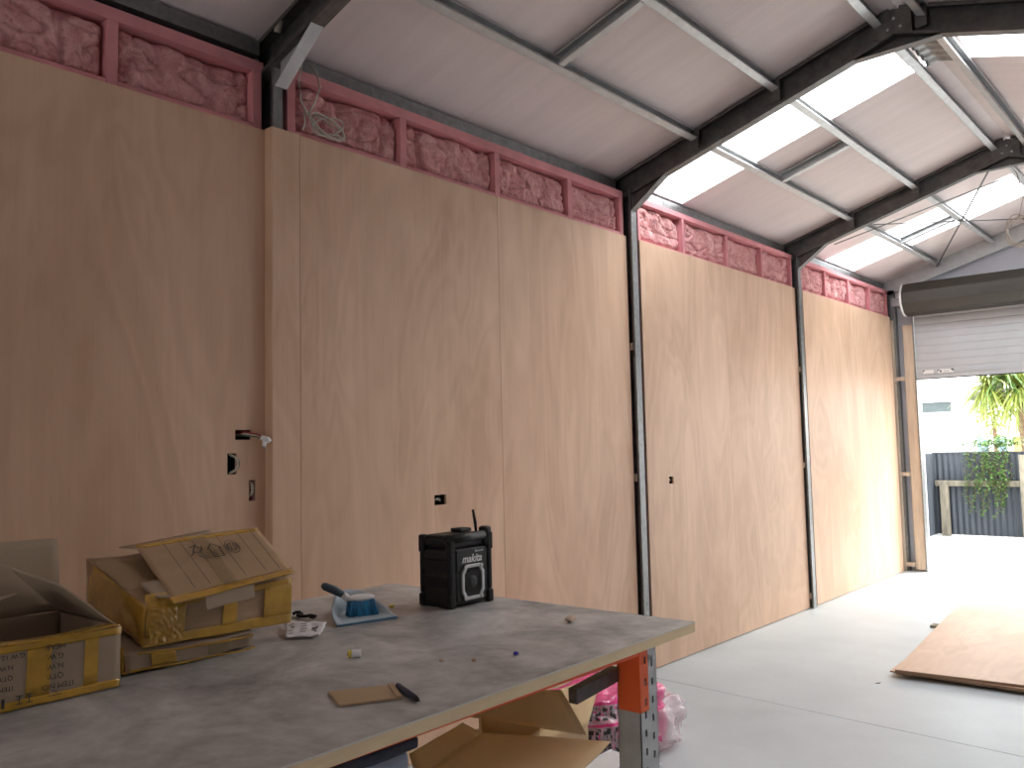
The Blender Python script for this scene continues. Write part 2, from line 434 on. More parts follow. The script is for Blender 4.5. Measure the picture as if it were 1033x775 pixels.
# steel strap bracing in the last bay
def strap(a, b, lb, wd=.018):
    a, b = V(a), V(b); d = (b - a); s = d.cross(V((-S, 0, 1))).normalized() * wd
    m = MB().obox(a - s / 2, d, s, V((-S, 0, 1)).normalized() * .0015)
    tag(m.build('brace_strap', 'steel_dark'), lb, 'strap', 'roof brace straps')
strap((.46, 9.33, roof_z(.46, .083)), (1.50, 6.98, roof_z(1.50, .083)), 'thin steel brace strap crossing the far roof light, running up to the middle ridge')
strap((.46, 6.98, roof_z(.46, .079)), (1.50, 9.33, roof_z(1.50, .079)), 'thin steel brace strap running toward the top of the door wall')
strap((.30, 6.96, roof_z(.30, -.006)), (1.56, 6.98, roof_z(1.42, -.06)), 'flat brown strap slung just beyond the third frame rafter', .03)

# ------------------------------------------------------------------ pink framing, insulation, plywood
BAYS = [  # (ply y0, ply y1, stud centres, x offset)
    (-.59, 1.862, [-.55, .05, .66, 1.27, 1.835], -.05),
    (1.93, 4.335, [1.958, 2.555, 3.19, 3.80, 4.315], 0.),
    (4.487, 6.845, [4.51, 5.06, 5.69, 6.27, 6.82], 0.),
    (7.00, 9.262, [7.02, 7.56, 8.14, 8.72, 9.24], 0.)]
names_b = ['left of the boxed corner', 'between the boxed corner and the dark column', 'between the two dark columns', 'in the last bay by the roller door']
bnum = 0
ordn = ['first', 'second', 'third', 'fourth']
for bi, (ya, yb, st, xo) in enumerate(BAYS):
    t = empty('timber_wall_frame', (-.07 + xo, (ya + yb) / 2, 0), 'pink stained timber wall framing %s' % names_b[bi], 'wall frame', 'pink timber wall frames')
    x1, x0 = -.013 + xo, -.103 + xo; sw = .019 if bi < 2 else .013; tz = 2.845 if bi < 2 else 2.857
    MB().box((x0, ya, tz), (x1, yb, 2.89)).build('top_plate', 'pink_timber', t, bevel=.002)
    MB().box((x0, ya, 0.002), (x1, yb, .045)).build('bottom_plate', 'pink_timber', t)
    for y in st:
        MB().box((x0 + .001, y - sw, .0455), (x1 - .001, y + sw, tz - .0005)).build('stud', 'pink_timber', t, bevel=.002)
    for a, b in zip(st, st[1:]):
        MB().box((x0 + .001, a + sw + .0005, 2.588), (x1 - .0012, b - sw - .0005, 2.632 if bi < 2 else 2.624)).build('nogging', 'pink_timber', t, bevel=.002)
    # glass wool batts
    for j, (a, b) in enumerate(zip(st, st[1:])):
        if bi == 0 and j < 1: continue
        y0_, y1_ = a + sw + .002, b - sw - .002; bh = tz - .003 - 2.634; wd = y1_ - y0_
        seed = bi * 10 + j
        def fw(u, v, s=seed):
            y = y0_ + wd * u; z = 2.634 + bh * v
            p = V((y * 7 + s, z * 5, s * 3.1))
            d = noise.noise(p) * .020 + noise.noise(p * 2.7) * .013 + noise.noise(p * 6) * .007 + noise.noise(p * 13) * .003
            # vertical folds and torn creases
            fo = abs(noise.noise(V((y * 4.5 + s * 2, z * 2.2, 7.)))); d -= .020 * max(0, 1 - fo * 7)
            fo = abs(noise.noise(V((y * 5, z * 14 + s, 2.)))); d -= .014 * max(0, 1 - fo * 9)
            ed = min(u, 1 - u) * wd; ez = min(v, 1 - v) * bh
            d -= .02 * max(0, 1 - ed / .02) + .02 * max(0, 1 - ez / .02)
            top = max(0, v - .8) * 5 * (.5 + noise.noise(V((y * 6, s, 0.)))) * .02
            return V((-.034 + xo + d - top, y + noise.noise(p * 3) * .002, z))
        nu, nv = max(8, int(wd / .006)), 36
        m = MB(); m.grid(fw, nu, nv)
        m.grid(lambda u, v: V((x0 + .004, y0_ + wd * (1 - u), 2.634 + bh * v)), 1, 1)
        o = m.build('insulation_batt', 'wool', smooth=True)
        if bi == 0: lab = 'pink glass wool batt above the left wall, %s' % ('nearest the boxed corner' if j == 3 else ('left of the first upright stud' if j == 2 else 'at the far left edge of the photo'))
        else: lab = 'pink glass wool batt, %s from the left %s' % (ordn[j], names_b[bi])
        tag(o, lab, 'insulation', 'pink insulation batts')

def sheet(ya, yb, z0, z1, xo, lab, holes=()):
    """plywood sheet (12 mm) with rectangular cut-outs"""
    ys = sorted({ya, yb, *[h[0] for h in holes], *[h[1] for h in holes]}); zs = sorted({z0, z1, *[h[2] for h in holes], *[h[3] for h in holes]})
    m = MB(); x = xo
    def inh(y, z): return any(h[0] < y < h[1] and h[2] < z < h[3] for h in holes)
    vs = {}
    def vt(i, j, k):
        if (i, j, k) not in vs: vs[(i, j, k)] = m.bm.verts.new((x - (.012 if k else 0), ys[i], zs[j]))
        return vs[(i, j, k)]
    solid = lambda i, j: 0 <= i < len(ys) - 1 and 0 <= j < len(zs) - 1 and not inh((ys[i] + ys[i + 1]) / 2, (zs[j] + zs[j + 1]) / 2)
    for i in range(len(ys) - 1):
        for j in range(len(zs) - 1):
            if not solid(i, j): continue
            for k in (0, 1): m.bm.faces.new([vt(i, j, k), vt(i + 1, j, k), vt(i + 1, j + 1, k), vt(i, j + 1, k)])
            if not solid(i - 1, j): m.bm.faces.new([vt(i, j, 0), vt(i, j + 1, 0), vt(i, j + 1, 1), vt(i, j, 1)])
            if not solid(i + 1, j): m.bm.faces.new([vt(i + 1, j, 0), vt(i + 1, j + 1, 0), vt(i + 1, j + 1, 1), vt(i + 1, j, 1)])
            if not solid(i, j - 1): m.bm.faces.new([vt(i, j, 0), vt(i + 1, j, 0), vt(i + 1, j, 1), vt(i, j, 1)])
            if not solid(i, j + 1): m.bm.faces.new([vt(i, j + 1, 0), vt(i + 1, j + 1, 0), vt(i + 1, j + 1, 1), vt(i, j + 1, 1)])
    return tag(m.build('plywood_sheet', 'ply'), lab, 'plywood', 'plywood wall sheets')
H1 = (1.732, 1.800, 1.395, 1.432); H2 = (1.700, 1.738, 1.268, 1.345); H3 = (1.790, 1.817, 1.165, 1.243)
sheet(-.59, .640, .006, HP, -.05, 'plywood wall sheet at the far left edge of the photo, behind the open carton')
sheet(.642, 1.858, .006, HP, -.05, 'dim plywood wall sheet left of the boxed corner, with three small openings', [H1, H2, H3])
H4 = (2.700, 2.775, 1.092, 1.138); H5 = (4.738, 4.792, 1.095, 1.140)
sheet(1.988, 3.167, .006, HP, 0, 'wide plywood wall sheet right of the boxed corner, with one cable opening', [H4])
sheet(3.1695, 4.335, .006, HP, 0, 'plywood wall sheet behind the radio, ending at the dark column')
sheet(4.487, 5.6, .006, HP, 0, 'plywood wall sheet just right of the dark column, with a small opening', [H5])
sheet(5.602, 6.845, .006, HP, 0, 'plywood wall sheet just left of the far thin column')
sheet(7.00, 8.18, .006, HP, 0, 'plywood wall sheet just right of the far thin column')
sheet(8.182, 9.262, .006, HP, 0, 'sunlit plywood wall sheet nearest the roller door')
t = empty('column_casing', (-.02, 1.92, 0), 'narrow plywood casing boxing in the corner behind the cartons', 'casing')
MB().box((-.012, 1.8625, .006), (0, 1.986, HP + .004)).build('front_board', 'ply', t)
MB().box((-.062, 1.859, .006), (-.0005, 1.8622, HP + .004)).build('return_board', 'ply', t)

# cable ends in the wall openings
def arc(c, r, a0, a1, n, f): return [f(c, r, a0 + (a1 - a0) * i / n) for i in range(n + 1)]
def opening(h, xo, lab, kind):
    t = empty('cable_outlet', (xo - .02, (h[0] + h[1]) / 2, h[2]), lab, 'cable outlet')
    y0, y1, z0, z1 = h
    m = MB(); m.box((xo - .045, y0 - .004, z0 - .004), (xo - .043, y1 + .004, z1 + .004))
    m.box((xo - .045, y0 - .004, z0 - .004), (xo - .0125, y0 - .001, z1 + .004)); m.box((xo - .045, y1 + .001, z0 - .004), (xo - .0125, y1 + .004, z1 + .004))
    m.box((xo - .045, y0 - .004, z0 - .004), (xo - .0125, y1 + .004, z0 - .001)); m.box((xo - .045, y0 - .004, z1 + .001), (xo - .0125, y1 + .004, z1 + .004))
    m.build('wall_box', 'dark_hole', t)
    yc, zc = (y0 + y1) / 2, (z0 + z1) / 2
    if kind == 0:   # twisted bundle sticking out to the right with a pale taped end
        for q, (mm, dz) in enumerate((('cable', 0), ('red_cable', .008), ('green_cable', -.006))):
            MB().tube([(xo - .04, yc - .01, zc + dz), (xo - .005, yc + .01, zc + dz + .004), (xo + .03, yc + .04, zc - .004 + dz * .4), (xo + .05, yc + .055, zc - .016 + dz * .3)], .004, 8).build('wire', mm, t, True)
        m = MB().tube([(xo + .046, yc + .045, zc - .010), (xo + .060, yc + .066, zc - .020), (xo + .06, yc + .074, zc - .026)], [.009, .012, .009], 8)
        m.tube([(xo + .056, yc + .056, zc - .022), (xo + .06, yc + .050, zc - .042), (xo + .058, yc + .056, zc - .052)], [.008, .008, .005], 8)
        m.build('taped_end', 'white', t, True)
    elif kind == 1:
        for q in range(3):
            r = .034 - q * .004
            MB().tube(arc(0, r, -PI / 2, PI / 2, 14, lambda c, r_, a: V((xo - .01 + r_ * .7 * math.cos(a), yc - .006 + .02 * math.cos(a) + q * .005, zc + r_ * math.sin(a)))), .0035, 8).build('wire', ('cable', 'cable', 'green_cable')[q], t, True)
    elif kind == 2:
        for q in range(2):
            MB().tube(arc(0, .028, -PI / 2, PI / 2, 12, lambda c, r_, a: V((xo - .02 + r_ * .8 * math.cos(a), yc - .004 + q * .006, zc + .006 + r_ * math.sin(a)))), .003, 8).build('wire', 'cable', t, True)
    else:
        for q in range(3):
            MB().tube([(xo - .04, y0 + .006, z0 + .01 + q * .01), (xo - .012, yc - .004, zc + .008 - q * .006), (xo - .018, yc + .014, zc - .006 + q * .007), (xo - .04, y1 - .008, z1 - .012)], .0028, 8).build('wire', ('cable', 'cable', 'green_cable')[q], t, True)
opening(H1, -.05, 'topmost wall opening left of the boxed corner, red and white wires sticking out', 0)
opening(H2, -.05, 'square wall opening with looped pale cables, leftmost of the three', 1)
opening(H3, -.05, 'narrow wall opening with a cable loop, lowest beside the boxed corner', 2)
opening(H4, 0, 'small wall opening with wires just above and left of the radio', 3)
opening(H5, 0, 'tiny wall opening right of the dark column, with pale wires', 3)

# coil of cable hanging at the top of the first casing
def coil(pts_c, r1, r2, loops, name, lab, mat_, rad=.0035, hang=None, nrm='x', seed=1):
    rnd = random.Random(seed); m = MB(); cx_, cy_, cz_ = pts_c; pts = []
    for l in range(loops):
        ph = rnd.uniform(0, 6.28); a, b = r1 * rnd.uniform(.75, 1.1), r2 * rnd.uniform(.75, 1.1); dx = rnd.uniform(-.012, .012); tl = rnd.uniform(-.5, .5)
        for i in range(18):
            t_ = 2 * PI * i / 18
            p, q = a * math.cos(t_), b * math.sin(t_)
            p, q = p * math.cos(tl) - q * math.sin(tl), p * math.sin(tl) + q * math.cos(tl)
            pts.append(V((cx_ + dx + .006 * math.sin(t_ * 2 + ph), cy_ + p, cz_ + q)) if nrm == 'x' else V((cx_ + p, cy_ + dx + .006 * math.sin(t_ * 2 + ph), cz_ + q)))
    m.tube(pts, rad, 6)
    if hang:
        for h in hang: m.tube(h, rad, 6)
    return tag(m.build(name, mat_, smooth=True), lab, 'cable coil')
coil((.012, 2.11, 2.675), .085, .035, 5, 'cable_coil', 'pale looped electrical cable hanging over the pink batt near the boxed corner', 'cable', .004,
     [[(.012, 2.02, 2.70), (.014, 1.985, 2.75), (.014, 1.975, 2.83), (.012, 1.99, 2.90)], [(.012, 2.02, 2.70), (.016, 2.05, 2.76), (.018, 2.075, 2.83), (.014, 2.06, 2.89), (.012, 2.03, 2.915)],
      [(.012, 2.02, 2.70), (.016, 2.04, 2.66), (.018, 2.10, 2.64), (.018, 2.16, 2.652), (.014, 2.2, 2.64)], [(.012, 2.0, 2.71), (.018, 2.0, 2.66), (.016, 1.99, 2.63)]], seed=4)
coil((1.62, 6.96, 2.81), .085, .125, 5, 'cable_coil', 'pale cable coil hanging from the ridge near the top right of the roller door', 'cable', .004,
     [[(1.62, 6.96, 2.90), (1.66, 6.95, 3.05), (1.63, 6.94, 3.23), (1.60, 6.91, 3.268), (1.60, 6.89, 3.28)]], nrm='y', seed=9)
m = MB().tube([(.02, 1.87, 2.99), (.05, 1.865, 3.04), (.12, 1.86, 3.065), (.2, 1.86, 3.08), (.3, 1.862, 3.10), (.5, 1.864, 3.14)], .014, 8)
tag(m.build('flexible_conduit', 'cable', smooth=True), 'pale flexible conduit lying inside the nearest frame rafter', 'conduit')

# ------------------------------------------------------------------ far wall timber, roller door
t = empty('door_jamb', (.14, YE - .03, 0), 'tall tan timber jamb left of the roller door opening', 'door jamb')
MB().box((.092, YE - .065, .02), (.190, YE + .018, 2.52)).build('post', 'timber', t, bevel=.003)
MB().box((.1905, YE - .075, .0), (.203, YE + .018, 2.6)).build('guide_rail', 'steel', t)
MB().box((.04, YE - .05, 0), (.19, YE + .01, .018)).build('base_bracket', 'steel', t)
t = empty('corner_stud', (-.02, YE - .03, 0), 'slim tan timber stud in the corner beside the last plywood sheet', 'stud')
MB().box((-.045, YE - .108, 0), (.006, YE - .064, 2.58)).build('post', 'timber', t)
for z in (1.965, .985, .07):
    MB().box((.006, YE - .10, z - .02), (.0915, YE - .066, z + .02)).build('block', 'timber', t, bevel=.002)
d = empty('door_1', (1.58, 9.2, 0), kind='structure')
m = MB()
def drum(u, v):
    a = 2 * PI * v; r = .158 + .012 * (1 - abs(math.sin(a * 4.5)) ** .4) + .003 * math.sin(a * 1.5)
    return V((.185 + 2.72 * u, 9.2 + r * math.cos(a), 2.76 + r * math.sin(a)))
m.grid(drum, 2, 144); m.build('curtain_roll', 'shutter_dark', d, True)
for x in (.170, 2.905):
    MB().tube([(x, 9.2, 2.76), (x + .015, 9.2, 2.76)], .172, 48).build('drum_rim', 'white', d)
MB().tube([(.06, 9.2, 2.76), (3.05, 9.2, 2.76)], .02, 12).build('axle', 'black', d)
MB().box((.06, 9.15, 2.70), (.14, 9.40, 2.78)).build('axle_bracket', 'steel', d)
YC = 9.36
def curt(u, v):
    z = 1.985 + .75 * v; return V((.204 + 2.68 * u, YC + .007 * abs(math.sin((z - 1.985) / .075 * PI)) ** .35 * -1, z))
m = MB().grid(curt, 1, 240); m.build('curtain', 'shutter', d)
MB().box((.204, YC - .014, 1.955), (2.884, YC + .012, 1.99)).build('bottom_rail', 'shutter', d)
MB().box((.204, YC - .014, 1.945), (2.884, YC + .012, 1.9545)).build('rubber_seal', 'black_soft', d)
for xa, wd, sym in ((.27, .10, 0), (.41, .145, 1)):
    s_ = MB().box((xa, YC - .0165, 2.000), (xa + wd, YC - .0145, 2.038)).build('warning_sticker', 'white', d)
    m = MB().slab([(xa, YC - .017, 2.0375), (xa, YC - .017, 2.020), (xa + .02, YC - .017, 2.0375)], .0005, (0, -1, 0))
    if sym:
        m.slab([(xa + wd, YC - .017, 2.0375), (xa + wd - .03, YC - .017, 2.0375), (xa + wd, YC - .017, 2.012)], .0005, (0, -1, 0))
        m.slab([(xa + .025 + .011 * math.cos(a), YC - .017, 2.019 + .011 * math.sin(a)) for a in [i * PI / 3 for i in range(6)]], .0005, (0, -1, 0))
        for q in range(3): m.box((xa + .05, YC - .0172, 2.007 + q * .008), (xa + .11, YC - .0167, 2.0085 + q * .008))
    m.build('printed_mark', 'print_black', s_)

# ------------------------------------------------------------------ plywood stack on the floor
def rot2(o, ang): 
    ca, sa = math.cos(ang), math.sin(ang); return lambda x, y, z: V((o[0] + x * ca - y * sa, o[1] + x * sa + y * ca, z))
defs = [(.0265, (1.165, 5.155), 0.0, 'bottom plywood sheet of the pile on the floor', .0083), (.0350, (1.150, 5.135), .035, 'middle plywood sheet of the floor pile, second from the bottom', .0083),
        (.0510, (1.185, 5.115), .098, 'top plywood sheet of the floor pile, glaring in the daylight', .0158)]
for zt, o_, an, lb, th in defs:
    R_ = rot2(o_, an)
    m = MB().slab([R_(0, 0, zt), R_(1.2, 0, zt), R_(1.2, 2.4, zt), R_(0, 2.4, zt)], th - .0006, (0, 0, 1))
    o = m.build('plywood_board', 'ply_flat', bevel=.0015)
    o.data.materials.append(M['ply_edge'])
    for p in o.data.polygons:
        if abs(p.normal.z) < .5: p.material_index = 1
    tag(o, lb, 'plywood', 'plywood pile on the floor')
for j, (y_, x_, lb) in enumerate(((5.35, 1.20, 'timber bearer under the near end of the plywood pile'), (6.62, .96, 'timber bearer poking out left of the plywood pile'), (7.4, 1.05, 'timber bearer under the far end of the plywood pile'))):
    tag(MB().box((x_, y_, 0), (2.3, y_ + .09, .0182)).build('bearer', 'old_wood', bevel=.002), lb, 'bearer', 'bearers under the plywood pile')

# ------------------------------------------------------------------ workbench
ZT = .8
bench = empty('workbench', (.8, 1.2, 0), 'long workbench with mottled grey top, pale ply edge and orange rack frame', 'workbench')
cor = [(1.535, -.25), (1.488, 2.362), (.10, 2.352), (.16, -.25)]
MB().slab([(x, y, ZT) for x, y in cor], .0015, (0, 0, 1)).build('laminate_top', 'laminate', bench)
MB().slab([(x, y, ZT - .0017) for x, y in cor], .027, (0, 0, 1)).build('board', M['bench_board'] if 'bench_board' in M else mat('pale_board_edge', srgb(255, 228, 184), .7, var=.06, scale=8, stretch=(1, 1, 8)), bench)  # pale ply edge, colour raised further to stand in for light from the front
m = MB()
e0, e1, e2 = V((cor[0][0], cor[0][1], ZT - .0012)), V((cor[1][0], cor[1][1], ZT - .0012)), V((cor[2][0], cor[2][1], ZT - .0012))
m.obox(e0, e1 - e0, V((.0012, 0, 0)), V((0, 0, .0022))); m.obox(e1, e2 - e1, V((0, .0012, 0)), V((0, 0, .0022)))
m.build('edge_strip', 'white', bench)
ZB = ZT - .0287
MB().box((1.440, -.06, ZB - .014), (1.482, 2.053, ZB)).build('beam', 'orange', bench)
MB().box((.20, -.06, ZB - .014), (.240, 2.053, ZB)).build('beam', 'orange', bench)
# perforated uprights
def upright(x0, x1, y0, y1):
    m = MB(); t_ = .0025
    m.box((x0, y0, 0), (x0 + t_, y1, ZB))                       # back
    m.box((x0, y0, 0), (x1, y0 + t_, ZB)); m.box((x0, y1 - t_, 0), (x1, y1, ZB))
    # face with two rows of slots
    rows_y = [y0 + (y1 - y0) * .30, y0 + (y1 - y0) * .74]; hw = .0045
    ys = [y0, rows_y[0] - hw, rows_y[0] + hw, rows_y[1] - hw, rows_y[1] + hw, y1]
    for a in (0, 2, 4): m.box((x1 - t_, ys[a], 0), (x1, ys[a + 1], ZB))
    for a, off in ((1, .0), (3, .016)):
        z = 0
        while z < ZB:
            zn = z + .031 - (off if z == 0 else 0)
            m.box((x1 - t_, ys[a], z), (x1, ys[a + 1], min(zn, ZB))); z = zn + .019
    m.box((x0 - .02, y0 - .01, 0), (x1 + .015, y1 + .01, .003))
    return m
for (x0, y0) in ((1.405, 2.058), (.205, 2.058), (1.405, -.15), (.205, -.15)):
    u_ = upright(x0, x0 + .075, y0, y0 + .088).build('upright', 'steel_light', bench)
for x0, s in ((1.405, 1), (.205, 1)):
    m = MB(); xf = x0 + .0775
    m.box((x0 + .004, 2.0545, ZB - .17), (xf, 2.0575, ZB))
    # slotted face plate of the connector
    zc = [ZB - .17, ZB - .155, ZB - .135, ZB - .10, ZB - .08, ZB - .04, ZB - .02, ZB]
    for i_ in range(0, 7, 2): m.box((xf - .002, 2.0545, zc[i_]), (xf + .001, 2.098, zc[i_ + 1]))
    for i_ in range(1, 7, 2): m.box((xf - .002, 2.0545, zc[i_]), (xf + .001, 2.078, zc[i_ + 1])); m.box((xf - .002, 2.088, zc[i_]), (xf + .001, 2.098, zc[i_ + 1]))
    m.build('beam_connector', 'orange', bench, bevel=.001)
    MB().tube([(xf + .001, 2.118, ZB - .03), (xf + .008, 2.118, ZB - .03)], .008, 6).build('bolt', 'chrome', bench)
MB().box((.281, 2.09, .09), (1.404, 2.12, .13)).build('cross_brace', 'steel_dark', bench)
MB().obox((1.380, 1.862, .657), (.006, .192, .022), (.030, 0, 0), (0, 0, .040)).build('brace_stub', 'steel_dark', bench, bevel=.003)

# ------------------------------------------------------------------ jobsite radio
R = empty('jobsite_radio', (.645, 2.18, ZT), 'black rugged jobsite radio with silver hexagon speaker surround and raised antenna', 'radio')
rx0, rx1, ry0, ry1, rz0, rz1 = .573, .718, 2.082, 2.284, .806, 1.035
MB().box((rx0, ry0, rz0), (rx1, ry1, 1.0)).build('body', 'black', R, bevel=.012)
MB().box((rx1 - .004, ry0 + .028, .92), (rx1 + .004, ry1 - .028, .995)).build('display_panel', 'black', R, bevel=.003)
MB().box((rx1 - .004, ry0 + .028, .818), (rx1 + .003, ry1 - .028, .915)).build('lower_panel', 'black', R, bevel=.003)
for y in (ry0 - .008, ry1 - .020):   # corner guards, front and back
    for x in (rx0 - .006, rx1 - .018):
        m = MB(); m.box((x, y, ZT + .0005), (x + .026, y + .028, .845)); m.box((x + .003, y + .003, .845), (x + .023, y + .025, .99)); m.box((x, y, .985), (x + .026, y + .028, 1.046))
        m.build('corner_guard', 'black_soft', R, bevel=.006)
for y in (ry0 - .006, ry1 - .018):
    for zz in (.803, 1.012):
        MB().box((rx0 + .02, y + .002, zz), (rx1 - .016, y + .022, zz + .022)).build('side_rail', 'black_soft', R, bevel=.005)
MB().tube([(rx1 - .006, ry0 - .012, 1.034), (rx1 - .006, ry1 - .030, 1.037)], .016, 12).build('carry_handle', 'black', R, True)
[MB().box((rx0 + .004, ry0 - .010, zz), (rx1 - .004, ry0 - .002, zz + .035)).build('side_rib', 'black_soft', R, bevel=.003) for zz in (.87, .93)]
MB().box((rx0 + .01, ry0 + .01, .998), (rx1 - .006, ry1 - .03, 1.046)).build('top_hatch', 'black', R, bevel=.01)
MB().box((rx0 + .03, ry1 - .085, 1.0465), (rx1 - .06, ry1 - .03, 1.060)).build('battery_latch', 'black', R, bevel=.004)
MB().box((rx1 - .035, ry1 - .026, 1.0), (rx1 + .006, ry1 + .006, 1.066)).build('antenna_guard', 'black', R, bevel=.009)
MB().tube([(rx1 - .005, 2.220, 1.02), (rx1 - .005, 2.215, 1.08), (rx1 - .007, 2.206, 1.128)], [.006, .006, .0045], 10).build('antenna', 'black_soft', R, True)
yc, zc = 2.186, .882
def hexr(ry, rz): return [V((0, yc - ry * .66, zc + rz)), V((0, yc + ry * .66, zc + rz)), V((0, yc + ry, zc + rz * .55)), V((0, yc + ry, zc - rz * .55)), V((0, yc + ry * .66, zc - rz)), V((0, yc - ry * .66, zc - rz)), V((0, yc - ry, zc - rz * .55)), V((0, yc - ry, zc + rz * .55))]
o8, i8 = hexr(.055, .060), hexr(.044, .049)
m = MB(); X = rx1 + .010
A = [m.bm.verts.new(p + V((X, 0, 0))) for p in o8]; B = [m.bm.verts.new(p + V((X, 0, 0))) for p in i8]
A2 = [m.bm.verts.new(p + V((X - .010, 0, 0))) for p in o8]; B2 = [m.bm.verts.new(p + V((X - .010, 0, 0))) for p in i8]
for i in range(8):
    j = (i + 1) % 8
    m.bm.faces.new((A[i], A[j], B[j], B[i])); m.bm.faces.new((A[i], A2[i], A2[j], A[j])); m.bm.faces.new((B[i], B[j], B2[j], B2[i])); m.bm.faces.new((A2[i], B2[i], B2[j], A2[j]))
m.build('speaker_surround', 'chrome', R, bevel=.002)
m = MB()
for (dy, dz) in ((-.04, .053), (.04, .053), (-.04, -.053), (.04, -.053)): m.tube([(X - .001, yc + dy, zc + dz), (X + .003, yc + dy, zc + dz)], .007, 10)
m.build('surround_bolt', 'chrome', R)
m = MB().tube([(rx1 + .002, yc, zc), (rx1 + .005, yc, zc)], .040, 32); m.build('speaker_grille', 'black_soft', R)
m = MB().tube([(rx1 + .0052, yc, zc), (rx1 + .009, yc, zc)], [.022, .012], 24); m.build('speaker_cone', 'black', R)
text('makita', 'logo_lettering', .038, frame((rx1 + .0046, 2.184, .961), (0, 1, 0), (0, 0, 1)), 'print_white', R, shear=.32, bold=.0007, sx=.98)
text('Bluetooth', 'small_lettering', .011, frame((rx1 + .0046, 2.222, .986), (0, 1, 0), (0, 0, 1)), 'print_white', R)
m = MB()
for q in range(2): m.box((.62, ry0 - .0010, .93 + q * .012), (.65, ry0 + .0, .932 + q * .012))
m.box((.635, ry0 - .001, .905), (.637, ry0, .92)); m.build('side_vent_mark', 'slate', R)

# ------------------------------------------------------------------ dustpan and brush
D_ = empty('dustpan', (.65, 1.775, ZT), 'pale blue plastic dustpan with darker rubber lip, lying behind the brush bristles', 'dustpan')
o2 = V((.652, 1.776)); ud = V((.22, .975)).normalized(); vd = V((-.975, .22)).normalized()
def pan(u, v):   # u: angle, v: radius
    a = PI * u; r = v
    uu, vv = .104 * math.cos(a) * (1 - .16 * math.sin(a)), .135 * math.sin(a) ** .7
    wall = max(0, (r - .80) / .20) ** 1.2
    z = .003 + wall * .070 * min(1, math.sin(a) * 1.15) * (1 - .35 * math.cos(a)) ** 0 * (1 - .22 * max(0, math.cos(a))) + .012 * r * math.sin(a)
    p = o2 + ud * uu * r + vd * vv * r
    return V((p.x, p.y, ZT + .004 + z))
m = MB().grid(pan, 40, 20); bmesh.ops.remove_doubles(m.bm, verts=m.bm.verts[:], dist=.0003)
o = m.build('scoop', 'pan', D_, True); so = o.modifiers.new('s', 'SOLIDIFY'); so.thickness = .003; so.offset = 0
a_ = o2 + ud * -.104; p_ = V((a_.x, a_.y, ZT + .0008))
MB().obox(p_ + V((vd.x, vd.y, 0)) * -.004, V((ud.x, ud.y, 0)) * .208, V((vd.x, vd.y, 0)) * .012, V((0, 0, .006))).build('lip', 'pan_lip', D_)
p_ = o2 + vd * .138
MB().tube([V((p_.x, p_.y, ZT + .04)), V((p_.x - .04, p_.y + .01, ZT + .036)), V((p_.x - .08, p_.y + .022, ZT + .026)), V((p_.x - .10, p_.y + .03, ZT + .018))], [.014, .012, .015, .010], 10).build('handle', 'pan', D_, True)
B_ = empty('hand_brush', (.575, 1.80, ZT), 'small hand brush with blue bristles and grey handle standing in the dustpan', 'brush')
bc = V((.585, 1.803, ZT + .063))
ue = V((.30, .95, -.02)).normalized()
def block(u, v):
    a = 2 * PI * v; s = math.sin(PI * (.02 + .96 * u)) ** .35
    p = bc + ue * (-.046 + .092 * u); sd = V((ue.y, -ue.x, 0)).normalized()
    return p + sd * math.cos(a) * .022 * s + V((0, 0, 1)) * (math.sin(a) * .013 * s + .004)
MB().grid(block, 16, 16).build('brush_block', 'white', B_, True)
m = MB(); rnd = random.Random(3)
for i in range(24):
    for j in range(5):
        b0 = bc + ue * (-.038 + .076 * i / 23) + V((ue.y, -ue.x, 0)) * (-.016 + .032 * j / 4)
        sp = ue * ((i / 23 - .5) * .022) + V((rnd.uniform(-.003, .003) + .008, rnd.uniform(-.003, .003), -.050 + rnd.uniform(-.002, .002)))
        m.tube([b0, b0 + sp * .5, b0 + sp], [.0022, .0024, .0026], 5)
m.build('bristles', 'bristle', B_, True)
h0 = bc - ue * .042
MB().tube([h0 + V((0, 0, .004)), h0 + V((-.012, -.012, .018))], [.012, .011], 12).build('handle_neck', 'white', B_, True)
MB().tube([h0 + V((-.012, -.012, .018)), h0 + V((-.032, -.030, .033)), h0 + V((-.056, -.050, .046)), h0 + V((-.064, -.056, .050))], [.011, .014, .013, .007], 12).build('handle_grip', 'slate', B_, True)
m = MB(); rnd = random.Random(5); pts = [V((.36, 1.70, ZT + .008))]
for i in range(16): pts.append(pts[-1] + V((rnd.uniform(-.008, .018), rnd.uniform(-.017, .013), 0))); pts[-1].z = ZT + .007 + rnd.uniform(0, .008)
m.tube(pts, .0055, 6); tag(m.build('cable_scrap', 'black_soft', smooth=True), 'tangled black cord scrap left of the dustpan', 'cord')

# ------------------------------------------------------------------ small things on the bench
MB_ = MB
def crumple(u, v):
    p = V((.508, 1.572)) * (1 - u) * (1 - v) + V((.63, 1.635)) * u * (1 - v) + V((.655, 1.470)) * (1 - u) * v + V((.715, 1.548)) * u * v
    return V((p.x, p.y, ZT + .004 + .014 * (1 - v) + .008 * (noise.noise(V((u * 5, v * 4, 2))) + .6)))
m = MB().grid(crumple, 14, 10); o = m.build('label_sheet', 'paper', smooth=True); so = o.modifiers.new('s', 'SOLIDIFY'); so.thickness = .0006
tag(o, 'crumpled white label scrap with barcode and small print, right of the taped cartons', 'paper')
m = MB(); rnd = random.Random(8)
def onl(u, v): return crumple(u, v) + V((.0003, 0, .0012))
for i in range(12):
    u0 = .68 + i * .014
    m.slab([onl(u0, .30), onl(u0 + .006, .34), onl(u0 + .006, .74), onl(u0, .74)], .0003)
